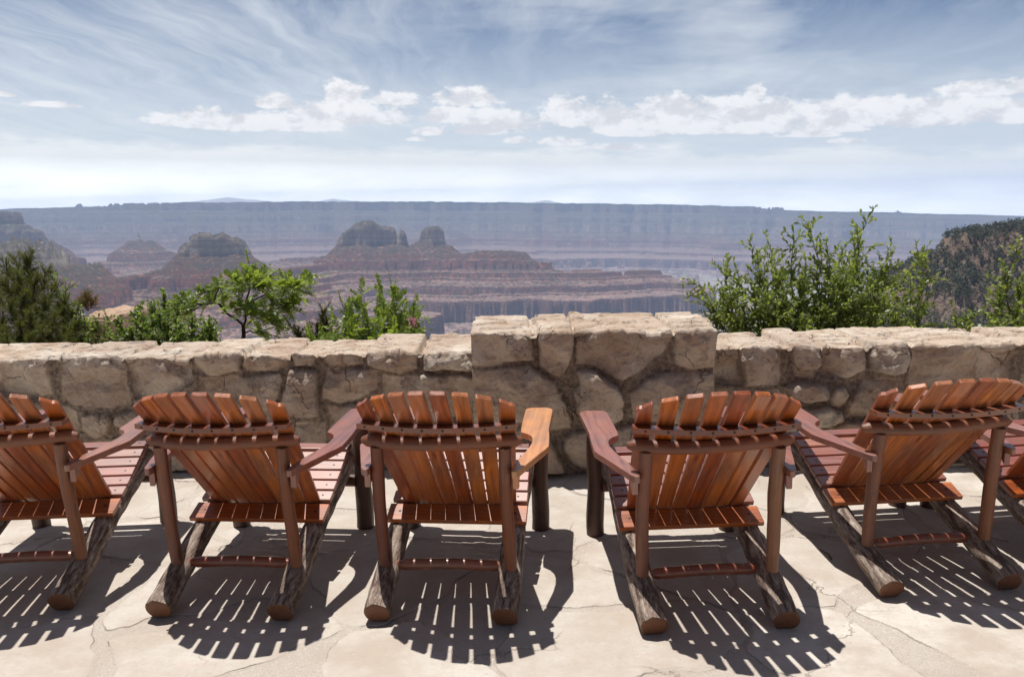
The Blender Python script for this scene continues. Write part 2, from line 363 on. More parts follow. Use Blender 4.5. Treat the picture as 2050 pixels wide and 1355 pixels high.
# ------------------------------------------------------------------ chair
CHAIR_GROUP = 'log and slat deck chairs facing the canyon'
def zrun(y): return .285+.37*(y-.518)          # top line of the runners
SL = math.atan(.37); CS, SN = math.cos(SL), math.sin(SL)
def sag(z): return .022+max(0, z-.32)/.64*.06
def yback(x, z): return .535-.83*(z-.32)-sag(z)*(1-(x/.315)**2)
def make_chair():
    random.seed(21)
    root = empty('adirondack_chair')
    # backrest: eight slats fanned in a shallow curve
    mb = MB(); w = .0625
    for k in range(8):
        q = (k-3.5)/3.5
        xb, xt = q*(.521-w)/2, q*(.640-w)/2
        zt = lambda x: .886+.076*(1-(abs(x)/.315)**2.2)
        T = np.array([xt, yback(xt, zt(xt)), zt(xt)]); B = np.array([xb, yback(xb, .285), .285])
        v = (T-B); Lh = np.linalg.norm(v); v /= Lh
        dydx = sag(.7)*2*xt/.315**2
        u = np.array([1, dydx, 0.]); u -= v*np.dot(u, v); u /= np.linalg.norm(u)
        n = np.cross(u, v)                      # points forward and up?
        if n[1] < 0: n = -n
        hw = w/2
        hl, hr = (zt(xt-hw)-zt(xt))*1.15, (zt(xt+hw)-zt(xt))*1.15
        rl, rr = (.022 if k == 0 else .007), (.022 if k == 7 else .007)
        out = [(-hw, 0), (hw, 0)]
        out += [(a, b+hr*1.0) for a, b in arc(hw-rr, Lh-rr, rr, 0, 90, 4)]
        out += [(a, b+hl*1.0) for a, b in arc(-hw+rl, Lh-rl, rl, 90, 180, 4)]
        mb.prism(out, B, u, v, n, .021)
    mb.build('backrest', [M_SLAT], root, .003)
    # flat curved rail, screwed to the slats
    mb = MB(); N = 24; zc = .800
    V = []; gc = []
    for i in range(N+1):
        x = -.318+.636*i/N
        yb = yback(max(-.315, min(.315, x)), zc+.01)-.054; yf = yback(max(-.315, min(.315, x)), zc)+.002
        for (y, z) in ((yb, zc-.0105), (yb, zc+.0105), (yf-.009, zc+.0105), (yf, zc-.0105)):
            V.append((x, y, z)); gc.append((x, y-yb, z-zc))
    F = [[i*4+j, i*4+(j+1) % 4, (i+1)*4+(j+1) % 4, (i+1)*4+j] for i in range(N) for j in range(4)]
    F += [[3, 2, 1, 0], [N*4, N*4+1, N*4+2, N*4+3]]
    mb.add(V, F, gc, .55)
    for k in range(8):
        x = (k-3.5)/3.5*.28; y = yback(x, zc+.01)-.0555
        mb.disc((x, y, zc+.001*(k % 3)), (0, -1, 0), .0048, 1)
    mb.build('back_rail', [M_RAIL, M_SCREW], root)
    # curved log under it
    mb = MB(); pts = []; rad = []
    for i in range(25):
        x = -.326+.652*i/24; e = 1-abs(x)/.326
        pts.append((x, yback(max(-.315, min(.315, x)), .715)-.034, .715+.004*math.sin(x*9)))
        rad.append(.027*min(1, .55+e*7)*(1+.05*math.sin(x*23)))
    mb.tube(pts, rad, 14, .4, rough=.10, seed=3.1, capmi=1)
    mb.build('back_beam', [M_LOG, M_END], root)
    # seat slats
    mb = MB(); y = .548
    for k in range(6):
        wd = .063; z = zrun(y); tilt = SL if k < 5 else SL-.22
        c, s_ = math.cos(tilt), math.sin(tilt)
        hx = .312-.003*k
        if k == 5: z += .006
        mb.prism([(-hx, 0), (hx, 0), (hx, wd), (-hx, wd)], (0, y, z), (1, 0, 0), (0, c, s_), (0, -s_, c), .024)
        for sx in (-1, 1):
            mb.disc((sx*(hx-.045), y+c*wd*.5-s_*.0245, z+s_*wd*.5+c*.0245), (0, -s_, c), .005, 1)
        y += .074*CS
    sb = mb
    for i in range(len(sb.gc)): g = sb.gc[i]; sb.gc[i] = (g[1], g[0], g[2])
    mb.build('seat', [M_ARM, M_SCREW], root, .004)
    mb = MB(); y = .425; hx = .316
    mb.prism([(-hx, 0), (hx, 0), (hx, .106), (-hx, .106)], (0, y, zrun(y)), (1, 0, 0), (0, CS, SN), (0, -SN, CS), .022, .6)
    for i in range(len(mb.gc)): g = mb.gc[i]; mb.gc[i] = (g[1], g[0], g[2])
    for sx in (-1, 1): mb.disc((sx*.262, y+CS*.055-SN*.0226, zrun(y)+SN*.055+CS*.0226), (0, -SN, CS), .006, 1)
    mb.build('seat_board', [M_SLAT, M_SCREW], root, .003)
    for sx in (-1, 1):
        # runner: a whole log, sloping from the floor up to the front leg
        mb = MB(); pts = []; rad = []
        for i in range(30):
            t = i/29; yy = .004+t*.935
            x = sx*(.258+.008*t+.004*math.sin(t*7+sx))
            pts.append((x, yy, zrun(yy)-.0525)); rad.append(.0515*(1.03-.09*t))
        mb.tube(pts, rad, 22, .3+.2*sx, rough=.09, seed=5.+sx*3, zmin=.001, capmi=1)
        mb.build('runner', [M_BARK, M_END], root)
        # front leg
        mb = MB(); mb.tube([(sx*(.337+.003*math.sin(i*.9)), .985, .585*i/12+.0005) for i in range(13)], [.0445-.003*i/12 for i in range(13)], 18, .5+.2*sx, rough=.06, seed=8+sx, capmi=1)
        mb.build('leg', [M_DARKLOG, M_END], root)
        # rear post
        mb = MB(); pts = []; rad = []
        for i in range(14):
            t = i/13; pts.append((sx*(.264+.004*math.sin(t*5+sx)), .200-.055*t, .118+(.695-.118)*t)); rad.append(.0265*(1-.0*t)*(.82 if i == 0 else .95 if i == 1 else 1))
        mb.tube(pts, rad, 14, .45+.25*sx, rough=.07, seed=12+sx, capmi=1)
        mb.disc((sx*.292, .15, .575), (sx, -.2, 0), .006, 2)
        mb.build('post', [M_LOG, M_END, M_SCREW], root)
        # arm: broad paddle in front, narrow curved tail behind
        o = [(.405, .70), (.413, .60), (.418, .50), (.420, .434), (.408, .39), (.385, .32), (.358, .23), (.335, .16)]
        o += [(.325, .125), (.312, .102), (.298, .094), (.291, .100), (.289, .125), (.292, .17), (.303, .25), (.322, .34), (.336, .42), (.343, .49), (.341, .545), (.332, .585), (.314, .617), (.290, .640), (.279, .648)]
        o += [(.274, .70), (.268, .88), (.266, 1.03)] + arc(.306, 1.05, .04, 180, 90, 5) + arc(.355, 1.045, .05, 85, 0, 5) + [(.405, .88)]
        mb = MB(); oo = [(sx*a, b) for a, b in o]
        mb.prism(oo, (0, 0, .583), (1, 0, 0), (0, 1, 0), (0, 0, 1), .03, .35+.3*sx)
        mb.prism([(0, 0), (.05, 0), (.05, -.008), (0, -.06)], (sx*.291, .135, .5825), (0, 1, 0), (0, 0, 1), (sx, 0, 0), .026, .3)
        mb.build('armrest', [M_ARM], root, .007, 3)
    mb = MB(); mb.tube([(x, .235+.004*math.sin(x*9), .150+.003*math.cos(x*13)) for x in np.linspace(-.222, .222, 15)], [.015]+[.0235]*13+[.015], 12, .3, rough=.05, seed=2.)
    mb.build('stretcher', [M_RAIL], root)
    mb = MB(); mb.tube([(x, .965, .262) for x in np.linspace(-.305, .305, 10)], .033, 12, .3, rough=.06, seed=4.)
    mb.build('front_beam', [M_DARKLOG], root)
    return root
def copy_tree(o, parent=None):
    c = o.copy(); COL.objects.link(c)
    if parent: c.parent = parent
    for ch in list(o.children): copy_tree(ch, c)
    return c
CHAIRS = [
    (-2.1823, 3.1128, -.0384, 'reddish slat chair at the left end of the row, cut off by the photo'),
    (-1.2238, 3.0186, .100, 'reddish slat chair in front of the left part of the low wall, seen whole'),
    (-.3148, 2.9447, .1067, 'reddish slat chair with one bright orange right armrest, left of the pier'),
    (.7733, 2.8322, -.0381, 'reddish wooden slat chair in front of the tall stone pier, nearest to the camera'),
    (1.8006, 3.091, -.0755, 'reddish slat chair in front of the right wall, backrest reaching the photo edge'),
    (2.665, 3.13, -.11, 'reddish wooden slat chair at the right end of the row, mostly outside the photo'),
]
proto = make_chair()
for i, (x, y, a, lab) in enumerate(CHAIRS):
    c = proto if i == 0 else copy_tree(proto)
    c.location = (x, y, 0); c.scale = (1, 1, .965 if i == 4 else 1); c.rotation_euler = (0, 0, -a); tag(c, lab, 'chair', CHAIR_GROUP)
    if i == 2:   # one arm of this chair is newer, paler wood
        arm = [ch for ch in c.children if ch.name.startswith('armrest')][-1]
        arm.data = arm.data.copy(); arm.data.materials[0] = wood('new_arm_wood', (.62, .25, .08), (.44, .15, .045), coat=.4, tone=.1)
        arm['label'] = 'paler orange armrest'

# ------------------------------------------------------------------ terrace floor
def grid(xs, ys, zf):
    X, Y = np.meshgrid(xs, ys); Z = zf(X, Y)
    V = np.stack([X, Y, Z], -1).reshape(-1, 3); nx, ny = len(xs), len(ys)
    i = (np.arange(ny-1)[:, None]*nx+np.arange(nx-1)[None]).ravel()
    return V, np.stack([i, i+1, i+nx+1, i+nx], 1)
def floor_mesh():
    xs = np.concatenate([np.linspace(-9, -3.5, 40)[:-1], np.arange(-3.5, 3.5, .0085), np.linspace(3.5, 9, 40)]); ys = np.concatenate([np.linspace(-6, 1.8, 50)[:-1], np.arange(1.8, 4.95, .0085), np.linspace(4.95, 5.3, 8)])
    X, Y = np.meshgrid(xs, ys); r = np.random.default_rng(17)
    wx = X+.22*fbm(X*1.5, Y*1.5, 0, 3)+.035*fbm(X*8, Y*8, 1, 5, .6); wy = Y+.22*fbm(X*1.5, Y*1.5, 5, 3)+.035*fbm(X*8, Y*8, 6, 5, .6)
    S = np.array([(-9+.72*a+(.36 if b % 2 else 0)+r.uniform(-.26, .26), -6+.62*b+r.uniform(-.24, .24)) for a in range(26) for b in range(19)])
    D1 = np.full(X.shape, 1e9); A = np.zeros(X.shape, int)
    for k, (sx, sy) in enumerate(S):
        d = (wx-sx)**2+(wy-sy)**2; m = d < D1; D1[m] = d[m]; A[m] = k
    sx, sy = S[A, 0], S[A, 1]; E = np.full(X.shape, 1e9)
    near = [np.argsort(((S-S[k])**2).sum(1))[1:13] for k in range(len(S))]; NB = np.array(near)
    for q in range(12):
        o = NB[A, q]; ex, ey = S[o, 0]-sx, S[o, 1]-sy; ln = np.hypot(ex, ey)
        E = np.minimum(E, ((wx-(sx+S[o, 0])/2)*-ex+(wy-(sy+S[o, 1])/2)*-ey)/ln)
    joint = .006+.15*sstep(-.12, .5, fbm(X*1.1, Y*1.1, 3, 3))
    e = E-joint; st = sstep(-.004, .006, e); c = r.random(len(S)); ta, tb = r.normal(0, .004, len(S)), r.normal(0, .004, len(S))
    Z = -.0065*(1-st)+st*np.clip(ta[A]*(wx-sx)+tb[A]*(wy-sy)+.0022*fbm(X*5, Y*5, 2, 4), -.003, .0025)+(1-st)*.0035*fbm(X*40, Y*40, 1, 3)
    V = np.stack([X, Y, Z], -1).reshape(-1, 3); nx, ny = len(xs), len(ys)
    i = (np.arange(ny-1)[:, None]*nx+np.arange(nx-1)[None]).ravel()
    o = mesh_np('terrace_floor', V, np.stack([i, i+1, i+nx+1, i+nx], 1), M_FLAG, None, True, {'edge': e.ravel(), 'rnd': c[A].ravel()}); tag(o, kind='structure')
floor_mesh()

# ------------------------------------------------------------------ stone wall
def poly_sdf(x, y, P):
    d = np.full(x.shape, 1e9); sg = np.ones(x.shape); n = len(P)
    for i in range(n):
        ax, ay = P[i]; bx, by = P[i-1]; ex, ey = bx-ax, by-ay; wx, wy = x-ax, y-ay
        t = np.clip((wx*ex+wy*ey)/(ex*ex+ey*ey+1e-12), 0, 1); d = np.minimum(d, (wx-ex*t)**2+(wy-ey*t)**2)
        c1 = y >= ay; c2 = y < by; c3 = ex*wy > ey*wx
        f = (c1 & c2 & c3) | (~c1 & ~c2 & ~c3); sg = np.where(f, -sg, sg)
    return sg*np.sqrt(d)
def stone_mesh(name, X0, X1, yf, depth, ztop, polys, step=.0075, parent=None, seed=0., topamp=.03, rec=.036):
    """profile runs up the front, over the top and down the back; polys are block outlines in (X, length along the profile)"""
    tf = ztop; tt = ztop+depth; tb = tt+.45
    ts = np.concatenate([np.arange(-.03, tt+.06, step), np.arange(tt+.06, tb, .03)]); xs = np.arange(X0, X1+step/2, step)
    X, T = np.meshgrid(xs, ts)
    wx = X+.016*fbm(X*5+seed, T*5, 0, 3)+.012*fbm(X*17, T*17, seed, 4, .6); wt = T+.016*fbm(X*5, T*5, 9+seed, 3)+.012*fbm(X*17, T*17, 5+seed, 4, .6)
    E = np.full(X.shape, -.06); A = np.zeros(X.shape, int); CX_ = np.zeros(len(polys)); CT = np.zeros(len(polys))
    for k, P in enumerate(polys):
        P = np.array(P); CX_[k], CT[k] = P[:, 0].mean(), min(P[:, 1].mean(), tf)
        m = (X > P[:, 0].min()-.12) & (X < P[:, 0].max()+.12) & (T > P[:, 1].min()-.12) & (T < P[:, 1].max()+.12)
        if not m.any(): continue
        e = -poly_sdf(wx[m], wt[m], P); e = e+.003; b = e > E[m]; Em = E[m]; Am = A[m]; Em[b] = e[b]; Am[b] = k; E[m] = Em; A[m] = Am
    r = np.random.default_rng(int(seed*10)+7); n = len(polys)
    off = r.uniform(-.016, .04, n); tx = r.normal(0, .07, n); tz = r.normal(0, .10, n); col = r.random(n)
    dx, dt = wx-CX_[A], wt-CT[A]
    top = sstep(tf-.012, tf+.02, T)*(1-sstep(tt-.03, tt+.02, T)); fr = 1-sstep(tf-.01, tf+.03, T)
    gap = sstep(-.005, .011, E)
    disp = -rec*(1-gap)*(1-.8*top)+.006*sstep(0, .05, E)*(1-top)
    disp += (off[A]*(1-.2*top)+(tx[A]*dx+tz[A]*dt)*fr)*gap
    ch = np.zeros(X.shape)
    for k in range(6):
        fa = r.uniform(0, 6.28, n); fs = r.uniform(.25, .9, n); fb = r.uniform(.025, .10, n)
        ch = np.maximum(ch, fs[A]*(np.cos(fa[A])*dx+np.sin(fa[A])*dt-fb[A]+.03*fbm(X*6, T*6, A*3.1+k, 4)))
    disp -= np.minimum(ch, .07)*fr*gap
    disp += (.022*ridged(X*2.4+seed, T*2.4, A*1.7, 5, .55)+.019*fbm(X*9, T*9, A*2.3+seed, 5, .68))*gap*(.45+.55*fr)
    q_ = fbm(X*3.2+seed, T*6.5, A*1.3, 5, .6); disp += .022*(np.floor(q_*5)/5)*gap*fr
    disp += (1-gap)*.012*fbm(X*26, T*26, seed, 4, .65)
    # chipped arris along the front of the top
    cp = np.maximum(fbm(X*7+seed*3, T*3, 2.2, 4, .6)+.10, 0); disp -= .07*cp*np.exp(-((T-tf+.01)/.03)**2)*gap
    led = fbm(X*1.5+seed, T*2.6, A*.9, 4); l2 = fbm(X*5+seed, T*9, A*.5, 4, .6)
    disp += top*topamp*(np.floor(led*4+.25*l2)/4*1.6+.3*led)+top*.012*np.floor(l2*3)/3
    rr = .012
    Yc = np.where(T < tf, 0, np.where(T < tt, T-tf, depth)); Zc = np.where(T < tf, T, np.where(T < tt, ztop, ztop-(T-tt)))
    a = np.clip((T-(tf-rr))/(2*rr), 0, 1)*90; b2 = np.clip((T-(tt-.03))/.06, 0, 1)*90
    ang = np.radians(a+b2); ny, nz = -np.cos(ang), np.sin(ang)
    Yw = yf(X)+Yc+ny*disp; Zw = Zc+nz*disp
    Xw = X+.005*fbm(X*25, T*25, 3+seed, 2)
    V = np.stack([Xw, Yw, Zw], -1).reshape(-1, 3); nx, nt = len(xs), len(ts)
    i = (np.arange(nt-1)[:, None]*nx+np.arange(nx-1)[None]).ravel()
    F = np.stack([i, i+1, i+nx+1, i+nx], 1).tolist()
    F.append([j*nx for j in range(nt)]); F.append([j*nx+nx-1 for j in range(nt)][::-1])
    sm = [True]*(len(F)-2)+[False]*2
    return mesh_np(name, V, F, M_ROCK, parent, sm, {'edge': E.ravel()+.05*top.ravel(), 'rnd': col[A].ravel()})
YF = lambda X: 4.83-.045*X
ZT = .755
def blocks(lst, Yw, zt, depth):
    out = []
    for P in lst:
        o = []
        xs_ = [p[0] for p in P]
        for px, py in P:
            if py == 0: q = at_y(px, 700, Yw); o.append((q[0], zt+depth+.5))
            else: q = at_y(px, py, Yw); o.append((q[0], q[2]))
        out.append(o)
    return out
def filler(x0, x1, zt, depth, sd):
    r = random.Random(sd); out = []; x = x0
    while x < x1:
        w_ = r.uniform(.24, .42); out.append([(x, zt+depth+.5), (x, zt-.16), (x+w_-.03, zt-.16+r.uniform(-.03, .03)), (x+w_-.03, zt+depth+.5)]); x += w_
    for z0, z1 in ((.30, .56), (.02, .27)):
        x = x0
        while x < x1:
            w_ = r.uniform(.2, .4); out.append([(x, z0+r.uniform(0, .03)), (x+w_-.03, z0+r.uniform(0, .03)), (x+w_-.03, z1-r.uniform(0, .03)), (x+r.uniform(0, .03), z1)]); x += w_
    return out
T_ = 0
LEFT = [[(-25, T_), (-25, 800), (40, 804), (93, 792), (84, 735), (78, T_)], [(106, T_), (106, 735), (109, 795), (130, 815), (175, 820), (205, 824), (250, 812), (238, 738), (229, T_)], [(243, T_), (245, 735), (258, 800), (300, 815), (345, 792), (378, 770), (374, 745), (373, T_)],
        [(383, T_), (381, 718), (383, 752), (420, 754), (476, 744), (479, 720), (478, T_)], [(486, T_), (488, 716), (484, 736), (500, 745), (560, 744), (578, 722), (579, T_)], [(586, T_), (585, 712), (591, 732), (625, 732), (633, 712), (632, T_)],
        [(641, T_), (641, 710), (648, 728), (690, 735), (726, 728), (727, T_)], [(734, T_), (734, 712), (737, 730), (800, 745), (836, 738), (841, T_)], [(848, T_), (848, 712), (849, 742), (890, 739), (965, 740), (965, T_)],
        [(392, 760), (470, 757), (560, 750), (564, 762), (550, 800), (543, 850), (395, 850)], [(580, 739), (632, 741), (635, 790), (639, 832), (600, 838), (565, 836), (558, 812), (571, 770)], [(656, 738), (700, 739), (756, 741), (757, 775), (720, 801), (690, 806), (646, 800), (645, 770)],
        [(766, 748), (800, 753), (850, 748), (965, 752), (965, 830), (935, 840), (850, 850), (780, 840), (765, 800)], [(580, 850), (620, 845), (650, 850), (651, 885), (645, 925), (585, 925)], [(656, 816), (700, 812), (754, 808), (760, 850), (750, 900), (661, 900)],
        [(770, 860), (850, 862), (965, 850), (965, 945), (780, 935)], [(395, 862), (470, 860), (560, 864), (572, 900), (560, 945), (400, 945)], [(150, 840), (184, 835), (198, 860), (194, 880), (165, 888), (150, 870)], [(190, 836), (206, 831), (213, 850), (206, 874), (196, 872)],
        [(221, 835), (265, 827), (299, 836), (299, 864), (240, 867), (221, 856)], [(310, 832), (370, 802), (384, 850), (379, 888), (315, 888)], [(150, 896), (240, 880), (298, 880), (304, 945), (150, 945)], [(316, 898), (382, 898), (388, 945), (316, 945)], [(-20, 814), (96, 812), (136, 830), (140, 880), (-20, 880)], [(-20, 892), (140, 890), (140, 945), (-20, 945)], [(655, 908), (765, 905), (768, 945), (655, 945)]]
left = blocks(LEFT, 4.9, ZT, .55)+filler(-5.1, -3.22, ZT, .55, 3)
wl = stone_mesh('stone_wall', -5.0, -.22, YF, .55, ZT, left, seed=1.3)
tag(wl, 'low tan rubble stone wall behind the left chairs, ending at the tall pier', 'wall')
RIGHT = [[(1405, T_), (1405, 770), (1495, 775), (1482, 740), (1477, T_)], [(1483, T_), (1485, 730), (1499, 775), (1560, 775), (1566, 740), (1567, T_)], [(1575, T_), (1588, 715), (1592, 756), (1630, 759), (1644, 735), (1648, T_)], [(1656, T_), (1650, 722), (1644, 747), (1665, 756), (1700, 759), (1732, 738), (1735, 726), (1733, T_)],
         [(1741, T_), (1743, 738), (1775, 748), (1811, 746), (1815, 710), (1815, T_)], [(1822, T_), (1825, 715), (1823, 790), (2017, 790), (2023, 720), (2022, T_)], [(2034, T_), (2036, 790), (2140, 790), (2140, T_)],
         [(1572, 778), (1605, 765), (1653, 770), (1661, 786), (1654, 802), (1610, 806), (1585, 796)], [(1673, 779), (1690, 773), (1701, 790), (1689, 814), (1669, 814), (1665, 800)], [(1731, 760), (1765, 757), (1812, 759), (1812, 820), (1760, 832), (1699, 832), (1701, 806)], [(1405, 785), (1500, 784), (1563, 784), (1573, 812), (1598, 822), (1598, 870), (1405, 870)],
         [(1610, 821), (1660, 817), (1688, 826), (1691, 845), (1660, 858), (1610, 860)], [(1671, 862), (1699, 842), (1810, 842), (1815, 890), (1668, 898)], [(1825, 802), (1920, 802), (1922, 870), (1825, 870)], [(1932, 802), (2030, 802), (2032, 870), (1932, 870)], [(2043, 802), (2140, 802), (2140, 870), (2043, 870)],
         [(1405, 882), (1520, 882), (1598, 882), (1600, 950), (1405, 950)], [(1611, 872), (1660, 870), (1662, 905), (1700, 912), (1700, 950), (1611, 950)], [(1711, 906), (1815, 900), (1815, 950), (1711, 950)], [(1826, 882), (1940, 882), (1940, 950), (1826, 950)], [(1951, 882), (2140, 882), (2140, 950), (1951, 950)]]
right = blocks(RIGHT, 4.75, ZT, .55)+filler(3.36, 5.1, ZT, .55, 4)
wr = stone_mesh('stone_wall', 1.19, 5.0, YF, .55, ZT, right, seed=2.9)
tag(wr, 'low tan rubble stone wall with oak shrubs behind it, right of the tall pier', 'wall')
PIER = [[(930, T_), (930, 736), (985, 738), (1040, 724), (1069, 725), (1064, 690), (1060, T_)], [(1077, T_), (1078, 700), (1081, 738), (1110, 755), (1123, 758), (1140, 735), (1147, 700), (1147, T_)], [(1153, T_), (1152, 690), (1156, 728), (1188, 735), (1215, 752), (1245, 761), (1290, 742), (1330, 707), (1345, 680), (1345, T_)], [(1351, T_), (1351, 700), (1353, 732), (1380, 740), (1405, 739), (1450, 730), (1450, T_)],
        [(930, 746), (990, 745), (1060, 735), (1083, 751), (1113, 767), (1128, 800), (1145, 840), (1143, 860), (1105, 864), (1040, 850), (930, 850)], [(1157, 744), (1180, 740), (1205, 757), (1238, 775), (1249, 800), (1247, 838), (1230, 850), (1180, 852), (1157, 830), (1150, 790), (1162, 770)], [(1264, 790), (1292, 763), (1330, 750), (1370, 747), (1450, 748), (1450, 840), (1340, 850), (1270, 840)],
        [(1131, 880), (1150, 867), (1198, 868), (1213, 900), (1204, 935), (1170, 945), (1141, 925), (1131, 905)], [(1060, 882), (1100, 880), (1133, 945), (1055, 945)], [(930, 864), (1048, 868), (1046, 945), (930, 945)], [(1227, 864), (1265, 853), (1340, 862), (1340, 945), (1227, 945)], [(1352, 862), (1450, 852), (1450, 945), (1352, 945)]]
pier = blocks(PIER, 4.66, .895, .68)
pr = stone_mesh('stone_pier', -.245, 1.205, lambda X: 4.66-.03*X, .68, .895, pier, seed=4.1, rec=.06, topamp=.036)
tag(pr, 'tall square stone pier rising above the low wall behind the middle chairs', 'pier')

# ------------------------------------------------------------------ plants
def leaf_template(kind):
    if kind == 'oak':
        o = [(0, -.08), (.07, .1), (.2, .2), (.13, .32), (.30, .48), (.17, .58), (.24, .78), (.1, .84), (0, 1)]
        pts = o+[(-a, b) for a, b in o[-2:0:-1]]
        V = [(a, b, abs(a)*.25-.10*b*b) for a, b in pts]
    elif kind == 'oval':
        pts = [(0, 0), (.2, .15), (.29, .45), (.22, .78), (0, 1), (-.22, .78), (-.29, .45), (-.2, .15)]
        V = [(a, b, abs(a)*.22-.08*b*b) for a, b in pts]
    else:
        V = [(-.035, 0, 0), (.035, 0, 0), (.004, 1, .03)]
    return np.array(V)
def place_leaves(kind, P, Dn, Up, S, mat, name, parent):
    """P base points, Dn leaf direction, Up leaf normal, S sizes"""
    Tm = leaf_template(kind); P = np.array(P); Dn = np.array(Dn); Up = np.array(Up); S = np.array(S)
    Dn = Dn/np.linalg.norm(Dn, axis=1)[:, None]; X = np.cross(Dn, Up); X /= np.maximum(np.linalg.norm(X, axis=1), 1e-6)[:, None]; N = np.cross(X, Dn)
    V = P[:, None]+S[:, None, None]*(Tm[None, :, 0:1]*X[:, None]+Tm[None, :, 1:2]*Dn[:, None]+Tm[None, :, 2:3]*N[:, None])
    k = len(Tm); n = len(P)
    F = np.arange(n*k).reshape(n, k)
    r = np.repeat(np.clip(rng.beta(2, 2, n), 0, 1), k)
    return mesh_np(name, V.reshape(-1, 3), F, mat, parent, False, {'rnd': r})
def wobble_path(a, b, n, amp, sagv=0., bow=(0, 0, 0)):
    a, b = np.array(a, float), np.array(b, float); L = np.linalg.norm(b-a)
    pts = []; s = rng.uniform(0, 99)
    for i in range(n):
        t = i/(n-1); w = math.sin(math.pi*t)
        p = a+(b-a)*t+np.array(bow)*w*L
        p = p+amp*L*min(1, t*2.5)*np.array([noise3(t*3+s, 0, 0), noise3(t*3, s, 1), noise3(t*3, 2, s)*.6])
        pts.append(p)
    return pts
def rand_dir(base, spread):
    d = np.array(base)/np.linalg.norm(base)+rng.normal(0, spread, 3); return d/np.linalg.norm(d)
def shrub(name, label, cat, base, tips, kind, mat, stem_mat, leaf=(.035, .06), twig=(.10, .26), ntw=11, nleaf=9, r0=.012, start=.3, group=None, pinnate=False, spread=.55, trunk=None, up=.35):
    base = np.array(base, float); root = empty(name, base, label=label, cat=cat, group=group)
    mb = MB(); P = []; Dn = []; Up = []; S = []
    def leaves_on(path, m):
        for j in range(m):
            t = (j+.6)/m; q = t*(len(path)-1); i = min(int(q), len(path)-2); p = path[i]+(path[i+1]-path[i])*(q-i); ax = path[i+1]-path[i]
            d = rand_dir(ax/np.linalg.norm(ax)+np.array([0, 0, .15]), .75); P.append(p-base); Dn.append(d); Up.append(rand_dir((0, -.25, 1), .55)); S.append(rng.uniform(*leaf))
    def frond(p, d, L):
        d = d/np.linalg.norm(d); side = np.cross(d, rand_dir((0, -.3, 1), .3)); side /= np.linalg.norm(side); upn = np.cross(side, d)
        n = int(rng.integers(6, 9)); path = [p+d*L*t-np.array([0, 0, .22*L])*t*t for t in np.linspace(0, 1, 5)]
        mb.tube([q-base for q in path], [.0016]*5, 4)
        for j in range(n):
            t = .22+.76*j/(n-1); c = p+d*L*t-np.array([0, 0, .22*L])*t*t
            for sg in (-1, 1):
                P.append(c-base); Dn.append(side*sg+d*.45+rng.normal(0, .13, 3)); Up.append(upn+rng.normal(0, .3, 3)); S.append(rng.uniform(*leaf))
        P.append(path[-1]-base); Dn.append(d); Up.append(upn); S.append(rng.uniform(*leaf))
    if trunk:
        for pth, ra, rb in trunk:
            n = len(pth); mb.tube([np.array(p)-base for p in pth], [ra+(rb-ra)*i/(n-1) for i in range(n)], 8, rough=.15)
    for tip, org in tips:
        org = base if org is None else np.array(org, float); tip = np.array(tip, float); L = np.linalg.norm(tip-org)
        path = wobble_path(org, tip, 9, .10, bow=(0, 0, -.04))
        n = len(path); mb.tube([p-base for p in path], [r0*(1-.82*i/(n-1))*min(1.3, .5+L) for i in range(n)], 6, rough=.1)
        m = max(3, min(int(ntw*L/.6), 50 if kind == 'oak' else 99))
        for k in range(m):
            t = start+(1-start)*(k+rng.random())/m; q = t*(n-1); i = min(int(q), n-2); p = path[i]+(path[i+1]-path[i])*(q-i)
            ax = path[i+1]-path[i]; ax /= np.linalg.norm(ax)
            d = rand_dir(ax*.55+np.array([0, 0, up]), spread); tl = rng.uniform(*twig)*(1.15-.55*t)
            if pinnate: frond(p, d, tl); continue
            tw = wobble_path(p, p+d*tl, 5, .12); mb.tube([x-base for x in tw], [.0028, .0025, .0021, .0017, .0012], 4)
            leaves_on(tw, max(3, int(nleaf*tl/.18)))
        if not pinnate: leaves_on(path[-3:], 6)
        else: frond(path[-1], path[-1]-path[-2], twig[1]*.8)
    mb.build('stem', stem_mat, root)
    place_leaves(kind, P, Dn, Up, S, mat, 'foliage', root)
    return root, len(P)
def tips_px(lst, org=None): return [(at_y(x, y, Y), org) for x, y, Y in lst]
GZ = -.15
def gpt(px, Y, z=GZ): p = at_y(px, 700, Y); return (p[0], Y, z)
# big oak shrub on the right
oak = [(1560, 600, 5.75), (1600, 560, 6.2), (1680, 590, 5.75), (1745, 590, 5.8), (1510, 580, 5.9), (1640, 530, 6.0), (1700, 540, 6.1), (1770, 585, 6.2), (1445, 600, 6.0), (1530, 610, 5.7), (1640, 447, 6.1), (1655, 500, 6.2), (1730, 430, 6.3), (1722, 490, 6.2), (1500, 500, 6.2), (1547, 498, 6.4), (1588, 480, 6.0), (1398, 566, 6.1), (1448, 545, 6.3), (1475, 560, 5.95),
       (1790, 520, 6.2), (1835, 515, 6.4), (1858, 512, 6.1), (1690, 505, 6.5), (1560, 565, 5.9), (1612, 545, 6.3), (1660, 560, 5.95), (1750, 560, 6.0), (1825, 585, 6.0), (1490, 610, 5.85), (1425, 625, 6.0),
       (1580, 610, 5.8), (1650, 615, 5.8), (1720, 610, 5.8), (1790, 620, 5.85), (1540, 640, 5.8), (1690, 560, 5.9), (1610, 580, 5.85), (1770, 540, 6.3), (1460, 590, 6.1), (1530, 540, 6.0), (1840, 640, 5.9), (1700, 640, 5.75), (1620, 645, 5.75), (1480, 650, 5.8)]
b0 = gpt(1640, 6.15)
tl = []
